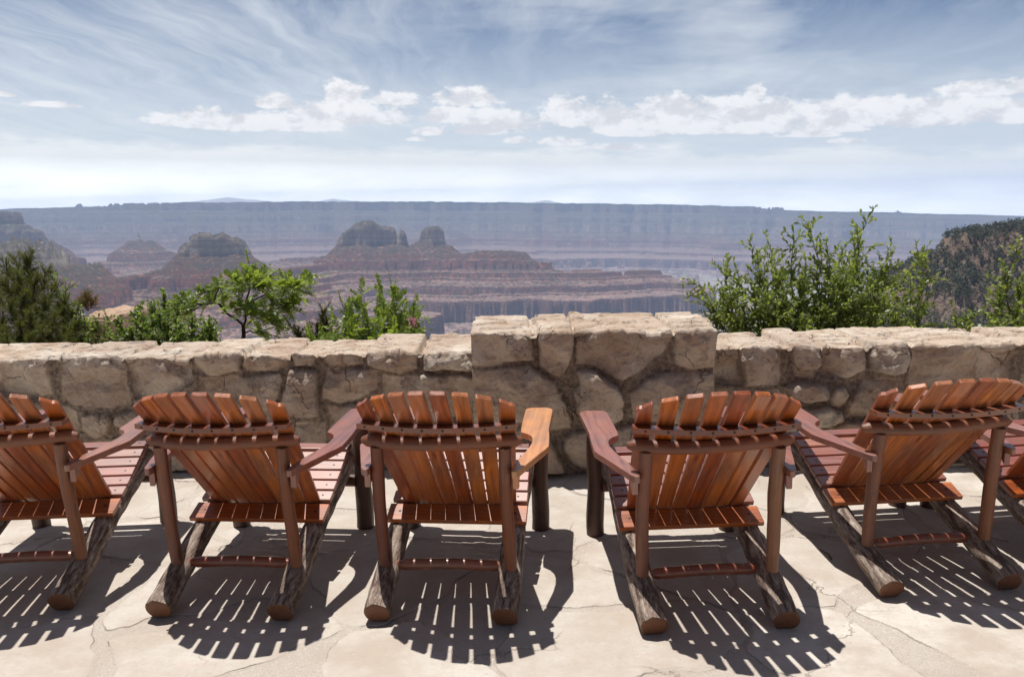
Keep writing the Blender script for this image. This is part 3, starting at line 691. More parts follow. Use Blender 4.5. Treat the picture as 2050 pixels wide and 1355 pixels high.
for k, (x, y, Y) in enumerate(oak):
    tl.append((at_y(x, y, Y), (b0[0]+rng.uniform(-.28, .28)+.4*(x-1640)/FPX*6, 6.15+rng.uniform(-.2, .2), GZ)))
_, nl = shrub('oak_shrub', 'wide green oak shrub with tall bare-topped stems behind the right wall', 'shrub', b0, tl, 'oak', M_OAK, M_STEM, (.025, .046), (.12, .34), 30, 16, .006, .30, 'oak shrubs behind the wall', spread=.85, up=.1)
oak2 = [(2035, 500, 5.9), (2010, 560, 6.0), (1985, 590, 5.9), (2048, 560, 6.1), (2070, 520, 5.9), (2110, 540, 6.0), (1905, 640, 5.8), (1950, 625, 5.8), (2000, 640, 5.75), (2050, 630, 5.7), (2090, 600, 5.8), (1930, 650, 5.75), (1975, 655, 5.75), (2030, 660, 5.7), (2080, 660, 5.7)]
b1 = gpt(2020, 5.95)
shrub('oak_shrub', 'smaller green oak shrub behind the wall, cut off by the right photo edge', 'shrub', b1, [(at_y(x, y, Y), (b1[0]+rng.uniform(-.25, .25)+.4*(x-2020)/FPX*6, 5.95+rng.uniform(-.15, .15), GZ)) for x, y, Y in oak2], 'oak', M_OAK, M_STEM, (.026, .048), (.08, .22), 30, 13, .007, .30, 'oak shrubs behind the wall', spread=.85, up=.1)
# locust tree with dark crooked trunk
Yl = 6.6
tp = lambda x, y, d=0: at_y(x, y, Yl+d)
trunk = [([tp(475, 760), tp(483, 700), tp(488, 672), tp(487, 650)], .022, .016),
         ([tp(487, 650), tp(475, 640), tp(455, 628), tp(440, 610), tp(428, 606), tp(405, 610), tp(385, 606)], .013, .006),
         ([tp(487, 655), tp(492, 640), tp(490, 610, .05), tp(500, 580, .1), tp(505, 560, .1)], .012, .006),
         ([tp(488, 668), tp(500, 662), tp(512, 668), tp(520, 660)], .008, .004),
         ([tp(428, 606), tp(432, 590), tp(440, 575)], .007, .004), ([tp(490, 610, .05), tp(530, 590), tp(560, 575)], .008, .004)]
loc = [((500, 520), (500, 580)), ((470, 545), (500, 580)), ((430, 560), (440, 575)), ((405, 575), (440, 575)), ((450, 580), (440, 575)), ((350, 600), (405, 610)), ((340, 620), (405, 610)), ((375, 585), (405, 610)),
       ((540, 540), (505, 560)), ((560, 560), (560, 575)), ((600, 555), (560, 575)), ((628, 545), (560, 575)), ((590, 580), (560, 575)), ((575, 610), (530, 590)), ((545, 625), (490, 610)), ((520, 600), (490, 610)), ((470, 600), (490, 610)),
       ((500, 545), (505, 560)), ((525, 565), (505, 560)), ((480, 570), (500, 580)), ((560, 640), (490, 610)), ((530, 660), (520, 660)), ((590, 600), (530, 590)), ((415, 590), (428, 606)), ((365, 615), (405, 610)), ((545, 590), (530, 590)), ((510, 620), (490, 610)), ((610, 570), (560, 575))]
shrub('locust_tree', 'small locust tree with a dark crooked trunk and light green feathery leaves', 'tree', tp(475, 760), [(at_y(a[0], a[1]+14, Yl+rng.uniform(-.35, .35)), at_y(b[0], b[1], Yl)) for a, b in loc], 'oval', M_LOCUST, M_DARKSTEM, (.020, .032), (.11, .21), 48, 9, .005, .2, pinnate=True, spread=.6, trunk=trunk)
# low bush left of it
bush = [(250, 650, 6.2), (275, 625, 6.3), (300, 610, 6.4), (330, 600, 6.5), (355, 625, 6.3), (385, 635, 6.3), (410, 645, 6.2), (425, 660, 6.2), (290, 650, 6.1), (330, 645, 6.1), (370, 660, 6.1), (260, 672, 6.1), (310, 672, 6.0), (400, 675, 6.1), (345, 675, 6.0), (240, 680, 6.1), (430, 685, 6.1), (285, 635, 6.2), (320, 625, 6.3)]
b2 = gpt(340, 6.3)
shrub('broadleaf_bush', 'low rounded light green bush behind the wall beside the locust trunk', 'bush', b2, [(at_y(x, y, Y), (b2[0]+.7*(x-340)/FPX*6.2, 6.3+rng.uniform(-.2, .2), GZ)) for x, y, Y in bush], 'oval', M_BUSH, M_STEM, (.022, .036), (.08, .2), 60, 18, .005, .25)
# locust bush with a pink blossom
lb = [(708, 565, 6.3), (690, 600, 6.2), (770, 555, 6.3), (790, 555, 6.2), (815, 580, 6.3), (830, 595, 6.2), (755, 600, 6.2), (730, 620, 6.2), (690, 640, 6.1), (660, 650, 6.2), (800, 620, 6.1), (770, 630, 6.1), (835, 640, 6.1), (640, 665, 6.1), (845, 665, 6.0), (720, 655, 6.0), (760, 660, 6.0), (800, 665, 6.0), (680, 668, 6.0), (625, 680, 6.0), (740, 640, 6.1), (705, 610, 6.3), (785, 600, 6.2), (820, 650, 6.1), (655, 680, 6.0), (700, 680, 5.95), (745, 680, 5.95), (790, 685, 5.95), (835, 688, 5.95)]
b3 = gpt(735, 6.2)
lbr, _ = shrub('locust_bush', 'bright green feathery bush with one pink blossom, left of the pier', 'bush', b3, [(at_y(x, y+(28 if y < 625 else 6), Y), (b3[0]+.6*(x-735)/FPX*6.2, 6.2+rng.uniform(-.2, .2), GZ)) for x, y, Y in lb], 'oval', M_LOCUST, M_STEM, (.021, .033), (.12, .23), 34, 9, .005, .2, pinnate=True, spread=.8, up=.15)
fc = at_y(826, 643, 6.0); P = []; Dn = []; Up = []; S = []
for k in range(46):
    d = rand_dir((0, 0, -.15), .9); P.append(fc+np.array([rng.normal(0, .012), rng.normal(0, .012), rng.normal(0, .026)])-np.array(b3)); Dn.append(d); Up.append(rand_dir((0, -.5, 1), .6)); S.append(rng.uniform(.014, .026))
place_leaves('oval', P, Dn, Up, S, M_PETAL, 'blossom', lbr)
# conifers
def conifer(name, label, base, tips, group=None, dens=1., nl=(.035, .06), mat=M_PINE):
    base = np.array(base, float); root = empty(name, base, label=label, cat='tree', group=group); mb = MB(); P = []; Dn = []; Up = []; S = []
    for tip, org in tips:
        path = wobble_path(org, tip, 8, .08, bow=(0, 0, -.05)); L = np.linalg.norm(np.array(tip)-np.array(org))
        mb.tube([p-base for p in path], [.013*(1-.8*i/7)*min(1.2, .4+L) for i in range(8)], 6, rough=.1)
        m = int(62*L*dens)+6
        for k in range(m):
            t = .25+.75*(k+rng.random())/m; q = t*7; i = min(int(q), 6); p = path[i]+(path[i+1]-path[i])*(q-i); ax = path[i+1]-path[i]; ax /= np.linalg.norm(ax)
            d = rand_dir(ax*.8+np.array([0, 0, .45]), .5); tw = rng.uniform(.06, .15)*(1.2-.5*t); e = p+d*tw
            mb.tube([p-base, e-base], [.0024, .0016], 4)
            for h in range(34):
                s_ = rng.random()**.6; P.append(p+d*tw*s_-base); Dn.append(rand_dir(d*.8, .55)); Up.append(rand_dir((0, 0, 1), .6)); S.append(rng.uniform(*nl))
    mb.build('trunk', M_STEM, root); place_leaves('needle', P, Dn, Up, S, mat, 'needles', root); return root
bp = np.array(gpt(60, 6.8, -.4)); ct = []
trk = [bp, at_y(60, 640, 6.8), at_y(62, 570, 6.8), at_y(58, 515, 6.8)]
for (x, y, Y) in [(55, 515, 6.8), (10, 530, 6.7), (-20, 540, 6.9), (95, 545, 6.7), (35, 555, 6.5), (75, 560, 6.6), (110, 580, 6.6), (-30, 580, 6.6), (5, 570, 6.5), (50, 590, 6.4), (90, 600, 6.4), (130, 605, 6.5), (150, 625, 6.6), (20, 610, 6.3), (-10, 630, 6.3), (60, 630, 6.2), (105, 635, 6.2), (160, 650, 6.4), (140, 665, 6.3), (40, 655, 6.2), (85, 665, 6.1), (0, 665, 6.1), (190, 660, 6.5), (185, 680, 6.4), (120, 680, 6.1), (60, 685, 6.05), (20, 685, 6.05), (-60, 640, 6.4), (-60, 560, 6.8), (30, 520, 7.0), (115, 620, 6.9), (70, 610, 6.9)]:
    yo = min(y+45+rng.uniform(0, 40), 720); ct.append((at_y(x, y, Y), at_y(60+rng.uniform(-18, 18)+(x-60)*.25, yo, 6.8)))
ct.append((at_y(57, 512, 6.8), bp))
conifer('pine_tree', 'dense dark green pine at the left photo edge, behind the wall', bp, ct, 'pines behind the wall', 1.5)
bq = np.array(gpt(176, 9.5, -.6)); conifer('pine_tree', 'tiny olive pine on top of the reddish boulder', at_y(176, 625, 9.6), [(at_y(x, y, 9.6), at_y(176, 622, 9.6)) for x, y in ((176, 592), (165, 600), (188, 602), (170, 596), (184, 610), (166, 612))], 'pines behind the wall', 2., (.03, .05), M_DRY)
bn = np.array(gpt(660, 6.7)); conifer('pine_tree', 'small dark pine sprig between the two feathery bushes', bn, [(at_y(x, y, 6.7), bn) for x, y in ((643, 628), (632, 650), (655, 645), (620, 665), (668, 660), (600, 672), (580, 650))], 'pines behind the wall', 1.4)
bw = gpt(170, 6.6)
shrub('broadleaf_bush', 'pale green leafy bush at the right foot of the big pine', 'bush', bw, [(at_y(x, y, Y), (bw[0]+.5*(x-170)/FPX*6.6, 6.6, GZ)) for x, y, Y in ((110, 545, 6.9), (128, 570, 6.8), (150, 610, 6.6), (170, 630, 6.5), (195, 645, 6.5), (210, 670, 6.4), (180, 665, 6.3), (150, 640, 6.4), (205, 655, 6.5), (215, 640, 6.6))], 'oval', M_BUSH, M_STEM, (.022, .036), (.07, .17), 26, 13, .005, .35)
shrub('grass_sprig', 'thin dry sprig poking over the wall just left of the pier', 'plant', gpt(890, 5.9), [(at_y(905, 672, 5.9), None), (at_y(885, 676, 5.9), None), (at_y(870, 684, 5.9), None)], 'oval', M_BUSH, M_STEM, (.012, .024), (.03, .07), 16, 8, .003, .6)

# boulder
def boulder(name, label, c, size, mat, seed):
    n, m = 90, 60
    th, ph = np.meshgrid(np.linspace(0, 2*math.pi, n, endpoint=False), np.linspace(.02, math.pi-.02, m))
    p = 4.5
    sp = lambda a, e: np.sign(a)*np.abs(a)**e
    X = sp(np.sin(ph), .32)*sp(np.cos(th), .32); Y = sp(np.sin(ph), .32)*sp(np.sin(th), .32); Z = sp(np.cos(ph), .45)
    d = 1+.18*fbm(X*1.5+seed, Y*1.5, Z*3, 5)+.10*ridged(X*2, Y*2, Z*5+seed, 5, .6)
    V = np.stack([X*d*size[0], Y*d*size[1], Z*d*size[2]], -1).reshape(-1, 3)
    F = [[i*n+j, i*n+(j+1) % n, (i+1)*n+(j+1) % n, (i+1)*n+j] for i in range(m-1) for j in range(n)]
    F = [f[::-1] for f in F]; F.append(list(range(n))); F.append([(m-1)*n+j for j in range(n)][::-1])
    o = mesh_np(name, V, F, mat, None, True, {'edge': np.ones(len(V)), 'rnd': np.full(len(V), .3)}); o.location = [float(a) for a in c]
    return tag(o, label, 'rock')
pb = at_y(222, 668, 9.5)
boulder('boulder', 'pale-topped reddish boulder on the rim between the pine and the low bush', (pb[0], 9.7, pb[2]-.05), (.22, .5, .30), M_BOULDER, 2.)
# loose stick on the paving
mb = MB(); p0, p1, p2 = at_z(1640, 1099, .006), at_z(1658, 1108, .007), at_z(1664, 1118, .008)
mb.tube([p0, p1, p2], [.002, .0035, .005], 6); st = mb.build('twig', M_STEM); tag(st, 'short dry twig lying on the paving left of the fifth chair', 'twig')

# ------------------------------------------------------------------ canyon
GD = np.array([(-300, 260), (0, 120), (40, -20), (230, -150), (270, -250), (330, -280), (400, -430), (640, -590), (670, -640), (1500, -860), (1610, -1020), (3000, -1240), (5200, -1420), (9000, -1700)], float)
Gz = lambda d: np.interp(d, GD[:, 0], GD[:, 1])
Gd = lambda z: np.interp(-np.asarray(z, float), -GD[:, 1], GD[:, 0])
# strata: cliffs and ledges (input level -> output level)
CL = [(-1250, 10, 60), (-1020, 8, 30), (-925, 12, 150), (-824, 2.5, 14), (-792, 4, 46), (-718, 2.5, 16), (-690, 3, 40), (-656, 2, 11), (-618, 6, 56), (-548, 4, 18), (-385, 70, 112), (-192, 14, 60), (-100, 8, 38), (50, 14, 110)]
ST = [(-2500, -2500)]
for zc, wi, wo in CL: ST += [(zc-wi/2, zc-wo/2), (zc+wi/2, zc+wo/2)]
ST = np.array(sorted(ST+[(400, 400)])); Tz = lambda z: np.interp(z, ST[:, 0], ST[:, 1])
DIP = lambda D: .035*np.clip(D-7000, -2000, 12000)
def seg_dist(x, y, pts):
    best = np.full(x.shape, 1e9); top = np.zeros(x.shape)
    if len(pts) == 1: return np.hypot(x-pts[0][0], y-pts[0][1]), np.full(x.shape, pts[0][2])
    for a, b in zip(pts[:-1], pts[1:]):
        dx, dy = b[0]-a[0], b[1]-a[1]; t = np.clip(((x-a[0])*dx+(y-a[1])*dy)/(dx*dx+dy*dy+1e-9), 0, 1)
        d = np.hypot(x-a[0]-dx*t, y-a[1]-dy*t); m = d < best; best[m] = d[m]; top[m] = (a[2]+(b[2]-a[2])*t)[m]
    return best, top
SPINES = [  # (px, distance, py of the top)
    [(676, 6950, 484), (690, 6950, 468), (705, 7000, 455), (718, 7000, 446), (728, 7000, 438), (740, 7000, 437), (750, 7000, 446), (768, 7000, 453), (790, 7000, 457)], [(797, 6990, 474), (806, 6950, 461), (815, 6950, 472)],
    [(846, 7150, 464), (858, 7150, 452), (868, 7150, 450), (878, 7150, 454), (888, 7150, 466)], [(825, 7150, 484), (866, 7150, 477), (905, 7150, 490)], [(690, 6850, 492), (740, 6800, 492), (815, 6850, 490)],
    [(640, 6950, 515), (760, 6900, 512), (900, 6900, 508), (960, 6900, 505)],
    [(950, 6850, 502), (1000, 6850, 500), (1050, 6900, 503)],
    [(940, 6750, 520), (1098, 6800, 526), (1132, 6700, 545)],
    [(1132, 6700, 548), (1173, 6900, 533), (1240, 7000, 547)],
    [(1240, 7100, 550), (1290, 7300, 538), (1330, 7300, 546)],
    [(820, 6300, 580), (950, 6200, 582)],
    [(880, 6700, 548), (1020, 6500, 556), (1060, 6500, 566)],
    [(150, 5000, 560), (300, 5400, 543), (430, 5300, 538), (540, 5800, 545), (640, 6600, 530)],
    [(430, 5000, 565), (560, 5200, 570), (640, 5600, 565)],
    [(358, 5250, 497), (380, 5250, 481), (400, 5200, 472), (450, 5200, 471), (472, 5200, 480), (500, 5200, 499)],
    [(-200, 4250, 470), (30, 4400, 481), (70, 4450, 481), (110, 4500, 496), (160, 4600, 512), (200, 4700, 523)],
    [(275, 9500, 459)], [(258, 9500, 472), (305, 9500, 472)], [(225, 9300, 500), (340, 9300, 500)],
    [(-260, 8600, 424), (15, 8600, 424), (45, 8600, 429)], [(45, 8500, 462), (85, 8500, 466), (120, 8500, 488)],
    [(560, 9500, 520), (700, 9800, 505)],
    [(1500, 11500, 540), (1620, 12000, 520)],
]
SP3 = [[(lambda p: (p[0], p[1], p[2]))(far_at(px, py, D)) for px, D, py in s] for s in SPINES]
RPX = [-500, -200, 0, 350, 700, 1025, 1400, 1700, 2050, 2350, 2700]; RPY = [433, 425, 419, 411, 408, 410, 416, 424, 435, 445, 457]
_rd = [far_dir(a, b) for a, b in zip(RPX, RPY)]
RAZ = np.array([math.atan2(d[0], d[1]) for d in _rd]); RSL = np.array([d[2]/math.hypot(d[0], d[1]) for d in _rd])
def terrain(x, y):
    D = np.hypot(x, y); az = np.arctan2(x, y)
    wx = x+120*fbm(x/900, y/900, 1, 3); wy = y+120*fbm(x/900, y/900, 7, 3)
    n1 = fbm(x/420, y/420, 2, 5, .55); n2 = ridged(x/700, y/700, 4, 4, .5); n3 = fbm(x/110, y/110, 3, 4, .55)
    h = np.full(x.shape, -1e9); dip = DIP(D)
    for s in SP3:
        d, top = seg_dist(wx if len(s) > 9 else x+.35*(wx-x), wy if len(s) > 9 else y+.35*(wy-y), s)
        dm = np.hypot(s[0][0], s[0][1]); d0 = Gd(top+DIP(dm))
        k = np.clip(d/250, 0, 1)
        de = np.maximum(d+np.clip((d-200)/700, 0, 1)*(560*ridged(x/1150, y/1150, 6, 3)-120)+k*(240*n1+230*n2)+np.clip(d/60, 0, 1)*64*n3, 0)
        h = np.maximum(h, Gz(d0+de)-DIP(dm))
    # far wall and its plateau
    rd = 16400+1500*fbm(az*6, 3.3, 0, 4)+1100*ridged(az*13, 1.1, 0, 3)+90*fbm(az*90, 2.2, 0, 4)
    rz = np.interp(az, RAZ, RSL)*16800
    d = rd-D; dn = d+np.clip(d/1800, 0, 1)*1300*ridged(x/2500, y/2500, 9, 4)+np.clip(d/300, 0, 1)*(170*n1+240*n2+40*n3+1000*fbm(x/1500, y/1500, 21, 3))
    hw = Gz(np.maximum(dn, 0)*.31+Gd(rz+330))-330
    beyond = rz-np.clip(-d, 0, None)*.022+8*n1
    hw = np.where(d < 0, beyond, hw)
    h = np.maximum(h, hw)
    base = -1290-dip+330*ridged(x/1900, y/1900, 8, 5, .55)-60+50*n1
    h = np.maximum(h, base)
    zs = h+dip
    low = sstep(-850, -1050, zs)
    zs = zs+(30*n1+15*n3)*(1-.3*low)+low*120*(ridged(x/520, y/520, 5, 5, .55)-.25)
    jit = sstep(-560, -420, zs)*(38*fbm(x/420, y/420, 11, 4)+26*fbm(x/110, y/110, 12, 3))*sstep(12500, 9500, D)
    zs = zs+sstep(-560, -400, zs)*sstep(12500, 9500, D)*(44*ridged(x/150, y/150, 13, 5, .6)-14)
    zs2 = Tz(zs+jit)-jit*.8
    h = zs2-dip
    h = np.where(d < -200, beyond+4*n3, h)
    # the near bluff on the right
    bl, tp_ = seg_dist(x, y, BL); kb = np.clip(bl/60, 0, 1)
    bd = np.maximum(bl+kb*(26*fbm(x/90, y/90, 3, 4)+34*ridged(x/160, y/160, 6, 3))+9*fbm(x/24, y/24, 1, 3), 0)
    hb = tp_+np.interp(bd, [0, 40, 65, 70, 91, 152, 158, 230, 236, 330, 450, 2700], [0, -4, -11, -28, -42, -84, -110, -138, -184, -300, -470, -9000])+3*n3+2.5*fbm(x/15, y/15, 2, 3)
    isb = hb > h
    return np.maximum(h, hb), np.where(isb, 900.+hb, zs2), isb
BL = [tuple(far_at(px, py, D)) for px, D, py in ((1965, 1380, 462), (2060, 1400, 447), (2250, 1450, 440), (2600, 1500, 440))]
def polar(az, rr):
    A, D = np.meshgrid(az, rr); x, y = D*np.sin(A), D*np.cos(A); z, zs, isb = terrain(x, y)
    V = far_to_world(np.stack([x, y, z], -1).reshape(-1, 3)); nx, ny = len(az), len(rr)
    i = (np.arange(ny-1)[:, None]*nx+np.arange(nx-1)[None]).ravel()
    return V, np.stack([i, i+1, i+nx+1, i+nx], 1), zs.ravel(), np.stack([x, y, z], -1).reshape(-1, 3)
def strata_material():
    m, t, b = material('canyon_rock'); zs = t.attr('zs'); p = t.attr('fp', 'Vector')
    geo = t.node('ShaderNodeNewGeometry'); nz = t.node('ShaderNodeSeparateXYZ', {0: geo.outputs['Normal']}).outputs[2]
    wob = t.math('MULTIPLY', t.math('SUBTRACT', t.noise(p, .004, 4, .6), .5), 40.)
    zz = t.math('ADD', zs, wob)
    f = t.rng(zz, -1500, 200)
    pos = lambda z_: (z_+1500)/1700
    col = t.ramp(f, [(pos(-1500), (.34, .32, .29)), (pos(-1240), (.46, .44, .39)), (pos(-1050), (.42, .38, .33)), (pos(-1000), (.25, .135, .115)), (pos(-860), (.30, .165, .135)), (pos(-800), (.28, .135, .105)),
                     (pos(-640), (.33, .16, .12)), (pos(-580), (.40, .19, .135)), (pos(-490), (.38, .23, .165)), (pos(-445), (.42, .28, .2)), (pos(-425), (.60, .52, .42)), (pos(-320), (.54, .46, .36)), (pos(-240), (.33, .28, .21)), (pos(-110), (.50, .44, .35)), (pos(-60), (.30, .27, .2)), (pos(150), (.24, .22, .17))])
    band = t.noise(t.node('ShaderNodeCombineXYZ', {0: t.math('MULTIPLY', zz, .055), 1: 0., 2: 0.}).outputs[0], 1., 4, .7)
    col = t.mix(t.rng(band, .38, .58, .62, 0), col, c4(.13, .085, .075))
    col = t.mix(t.rng(band, .55, .68, 0, .5), col, c4(.58, .50, .42))
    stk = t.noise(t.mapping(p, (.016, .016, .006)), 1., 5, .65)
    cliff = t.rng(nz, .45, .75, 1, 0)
    col = t.mix(t.math('MULTIPLY', cliff, t.rng(stk, .32, .66, .08, .78)), col, c4(.075, .05, .05))  # shade of the steep faces painted into the colour, broken up by streaks
    flat_ = t.rng(nz, .86, .97); col = t.mix(t.math('MULTIPLY', flat_, .40), col, c4(.55, .44, .38))  # sunlit look of the level benches, painted in as a paler colour
    # scrub and trees on the gentler ground, thicker on the higher levels
    veg = t.noise(p, .035, 5, .75); thr = t.rng(zz, -1200, -340, .67, .45)
    thr = t.math('ADD', thr, t.math('MULTIPLY', t.noise(p, .0022, 3, .5), -.10))
    vf = t.math('MULTIPLY', t.rng(t.math('SUBTRACT', veg, thr), -.06, .03, 0, .85), t.rng(nz, .42, .75))
    col = t.mix(vf, col, c4(.048, .05, .036))
    plat = t.math('MULTIPLY', t.rng(zz, 90, 125), t.rng(zz, 700, 600))
    col = t.mix(plat, col, c4(.05, .06, .035))
    col = t.node('ShaderNodeHueSaturation', {'Color': col, 'Saturation': t.rng(zz, -1100, -600, 1.0, 1.35), 'Value': 1.0}).outputs[0]
    near = t.rng(zz, 400, 420)
    nr = t.noise(p, .05, 5, .65); ncol = t.mix(t.rng(nr, .35, .65), c4(.12, .08, .06), c4(.25, .185, .14))
    ncol = t.mix(t.rng(t.noise(p, .22, 4, .7), .5, .62, 0, .8), ncol, c4(.06, .065, .032))
    ncol = t.mix(t.math('MULTIPLY', cliff, .6), ncol, t.mix(t.rng(t.noise(t.mapping(p, (.05, .05, .25)), 1., 4, .6), .35, .65), c4(.14, .08, .06), c4(.38, .28, .22)))
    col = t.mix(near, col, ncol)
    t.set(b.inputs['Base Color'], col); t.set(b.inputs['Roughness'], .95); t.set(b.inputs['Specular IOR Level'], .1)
    hb = t.noise(p, .02, 6, .7)
    t.set(b.inputs['Normal'], t.bump(hb, .8, 30.)); return m
M_CAN = strata_material()
a0, a1 = math.atan((-330-1025)/FPX), math.atan((2380-1025)/FPX)
V, F, zs, fp = polar(np.linspace(a0, a1, 1150), np.concatenate([np.geomspace(720, 3000, 120), np.geomspace(3020, 4700, 70), np.arange(4710, 8700, 10.5), np.geomspace(8712, 11900, 120), np.arange(11910, 18400, 24.), np.geomspace(18500, 23500, 16)]))
o = mesh_np('canyon', V, F, M_CAN, None, True, {'zs': zs}, None, {'fp': fp}); tag(o, kind='structure')
# ground falling away behind the wall
def near_mat():
    m, t, b = material('rim_ground'); tc = t.node('ShaderNodeTexCoord').outputs['Object']; n = t.noise(tc, 1.2, 6, .65)
    t.set(b.inputs['Base Color'], t.mix(t.rng(n, .35, .65), c4(.20, .14, .09), c4(.36, .27, .19))); t.set(b.inputs['Roughness'], .95)
    t.set(b.inputs['Normal'], t.bump(n, .6, .1)); return m
M_NEAR = near_mat()
az = np.linspace(-1.2, 1.2, 120); rr = np.concatenate([np.linspace(4.9, 12, 30), np.geomspace(12.5, 760, 50)])
A, D = np.meshgrid(az, rr); yy = np.where(D < 12, D, D*np.cos(A)*.5+D*.5); X = D*np.tan(np.clip(A, -1.1, 1.1)); Yg = D
Zg = np.interp(D, [4.9, 6.8, 9, 14, 40, 200, 760], [-.12, -.2, -.75, -2.6, -15, -95, -420])+np.clip((D-6)/30, 0, 1)*.1*np.minimum(D, 60)*fbm(X/8, Yg/8, 0, 4)*.25
i = (np.arange(len(rr)-1)[:, None]*len(az)+np.arange(len(az)-1)[None]).ravel()
o = mesh_np('hillside', np.stack([X, Yg, Zg], -1).reshape(-1, 3), np.stack([i, i+1, i+len(az)+1, i+len(az)], 1), M_NEAR); tag(o, kind='structure')
# trees on the near bluff: too many and too small to count
nT = 9000; px_ = rng.uniform(1640, 2330, nT*4); Dd = rng.uniform(1130, 1560, nT*4)
azs = np.array([math.atan2(*(lambda d: (d[0], d[1]))(far_dir(p, 500))) for p in px_]); x, y = Dd*np.sin(azs), Dd*np.cos(azs)
z, _, isb = terrain(x, y); z2, _, _ = terrain(x+3, y); z3, _, _ = terrain(x, y-3)
ok = isb & (np.abs(z2-z) < 12) & (np.abs(z3-z) < 12) & (fbm(x/45, y/45, 4, 3) > -.30); x, y, z = x[ok][:nT], y[ok][:nT], z[ok][:nT]
nT = len(x); K = 22
hgt = rng.uniform(4.5, 12., nT); u = rng.random((nT, K)); lev = u**.8; th = rng.uniform(0, 2*math.pi, (nT, K)); rad = (1.02-lev)*(.30+.12*rng.random((nT, 1)))*hgt[:, None]
C = np.stack([x[:, None]+rad*np.cos(th), y[:, None]+rad*np.sin(th), z[:, None]+(.08+.92*lev)*hgt[:, None]], -1)
sz = (.16+.12*(1-lev))*hgt[:, None]
tri = rng.normal(0, 1, (nT, K, 3, 3)); tri /= np.linalg.norm(tri, axis=-1, keepdims=True); tri[..., 2] *= .6
V = far_to_world((C[:, :, None]+tri*sz[..., None, None]).reshape(-1, 3))
M_FOREST = leafmat('juniper_foliage', (.030, .042, .018), (.075, .085, .035), .1, .7)
o = mesh_np('bluff_trees', V, np.arange(nT*K*3).reshape(-1, 3), M_FOREST, None, False, {'rnd': np.repeat(rng.random(nT), K*3)})
tag(o, 'scrubby dark junipers scattered over the near bluff on the right', 'trees', kind='stuff')
# faint far mountains over the rim
def mountain(px0, px1, lst, D):
    xs = np.linspace(px0, px1, 80); prof = np.interp(xs, [a for a, b in lst], [b for a, b in lst])+1.2*fbm(xs/14, 0*xs, 0, 4)
    V = []
    for k, q in enumerate(np.linspace(-1, 1, 9)):
        for xx, pp in zip(xs, prof):
            top = far_at(xx, pp, D); zb = -700; h = (1-abs(q))**.9
            P = top*(1+q*.06); V.append((P[0], P[1], zb+(top[2]-zb)*h))
    n = len(xs); F = [[r*n+c, r*n+c+1, (r+1)*n+c+1, (r+1)*n+c] for r in range(8) for c in range(n-1)]
    o = mesh_np('mountain', far_to_world(np.array(V)), F, simple('hazed_mountain_rock', (.50, .52, .55), .95)); tag(o, kind='structure')  # fading by distance haze is put into this pale rock colour
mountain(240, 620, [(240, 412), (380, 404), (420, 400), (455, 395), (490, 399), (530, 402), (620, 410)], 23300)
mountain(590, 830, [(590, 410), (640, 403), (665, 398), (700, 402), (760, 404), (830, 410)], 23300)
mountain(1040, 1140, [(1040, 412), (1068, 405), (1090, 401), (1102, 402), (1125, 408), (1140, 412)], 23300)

# ------------------------------------------------------------------ haze
def haze():
    x0, x1, y0, y1, z0, z1 = -26000, 26000, -600, 24000, -2900, 460
    V = [(x, y, z) for z in (z0, z1) for y in (y0, y1) for x in (x0, x1)]
    F = [[0, 2, 3, 1], [4, 5, 7, 6], [0, 1, 5, 4], [2, 6, 7, 3], [0, 4, 6, 2], [1, 3, 7, 5]]
    m = bpy.data.materials.new('haze_air'); m.use_nodes = True; nt = m.node_tree; nt.nodes.clear()
    out = nt.nodes.new('ShaderNodeOutputMaterial'); pv = nt.nodes.new('ShaderNodeVolumePrincipled')
    pv.inputs['Color'].default_value = (.54, .70, 1, 1); pv.inputs['Density'].default_value = HAZE; pv.inputs['Anisotropy'].default_value = 0.
    nt.links.new(pv.outputs[0], out.inputs['Volume'])
    o = mesh_np('haze', V, F, m, None, False); tag(o, 'pale blue haze filling the canyon', 'haze', kind='stuff')
HAZE = 4.8e-5
haze()

# ------------------------------------------------------------------ light and sky
SUN = Vector((-.150, .205, 1)).normalized()
EL = math.asin(SUN.z); AZ = math.atan2(SUN.x, SUN.y)
l = bpy.data.lights.new('sun', 'SUN'); l.energy = 5.0; l.angle = R(.53); l.color = (1, .965, .915)
lo = bpy.data.objects.new('sun', l); COL.objects.link(lo); lo.rotation_mode = 'QUATERNION'; lo.rotation_quaternion = SUN.to_track_quat('Z', 'Y'); lo.location = (0, 0, 50)
w = bpy.data.worlds.new('World'); SC.world = w; w.use_nodes = True
t = NT(w.node_tree); bg = w.node_tree.nodes['Background']
sky = t.node('ShaderNodeTexSky', sky_type='NISHITA', sun_disc=False, sun_elevation=EL, sun_rotation=AZ, altitude=2400., air_density=1.0, dust_density=1.2, ozone_density=1.0)
gen = t.node('ShaderNodeTexCoord').outputs['Generated']
Ri = Matrix(RFAR.T.tolist()); e = Ri.to_euler()
d = t.node('ShaderNodeMapping', {'Vector': gen, 'Rotation': tuple(e)}, vector_type='VECTOR').outputs[0]
sp = t.node('ShaderNodeSeparateXYZ', {0: d}); dx, dy, dz = sp.outputs
el = t.math('ARCSINE', dz); azn = t.math('ARCTAN2', dx, dy)
P2 = t.node('ShaderNodeCombineXYZ', {0: azn, 1: el, 2: 0.}).outputs[0]
def pxel(py): return math.atan((386-py)/FPX)
def pxaz(px): return math.atan((px-1025)/FPX)
zden = t.math('MAXIMUM', t.math('ADD', dz, .06), .03)
PL = t.node('ShaderNodeCombineXYZ', {0: t.math('DIVIDE', dx, zden), 1: t.math('DIVIDE', dy, zden), 2: 0.}).outputs[0]
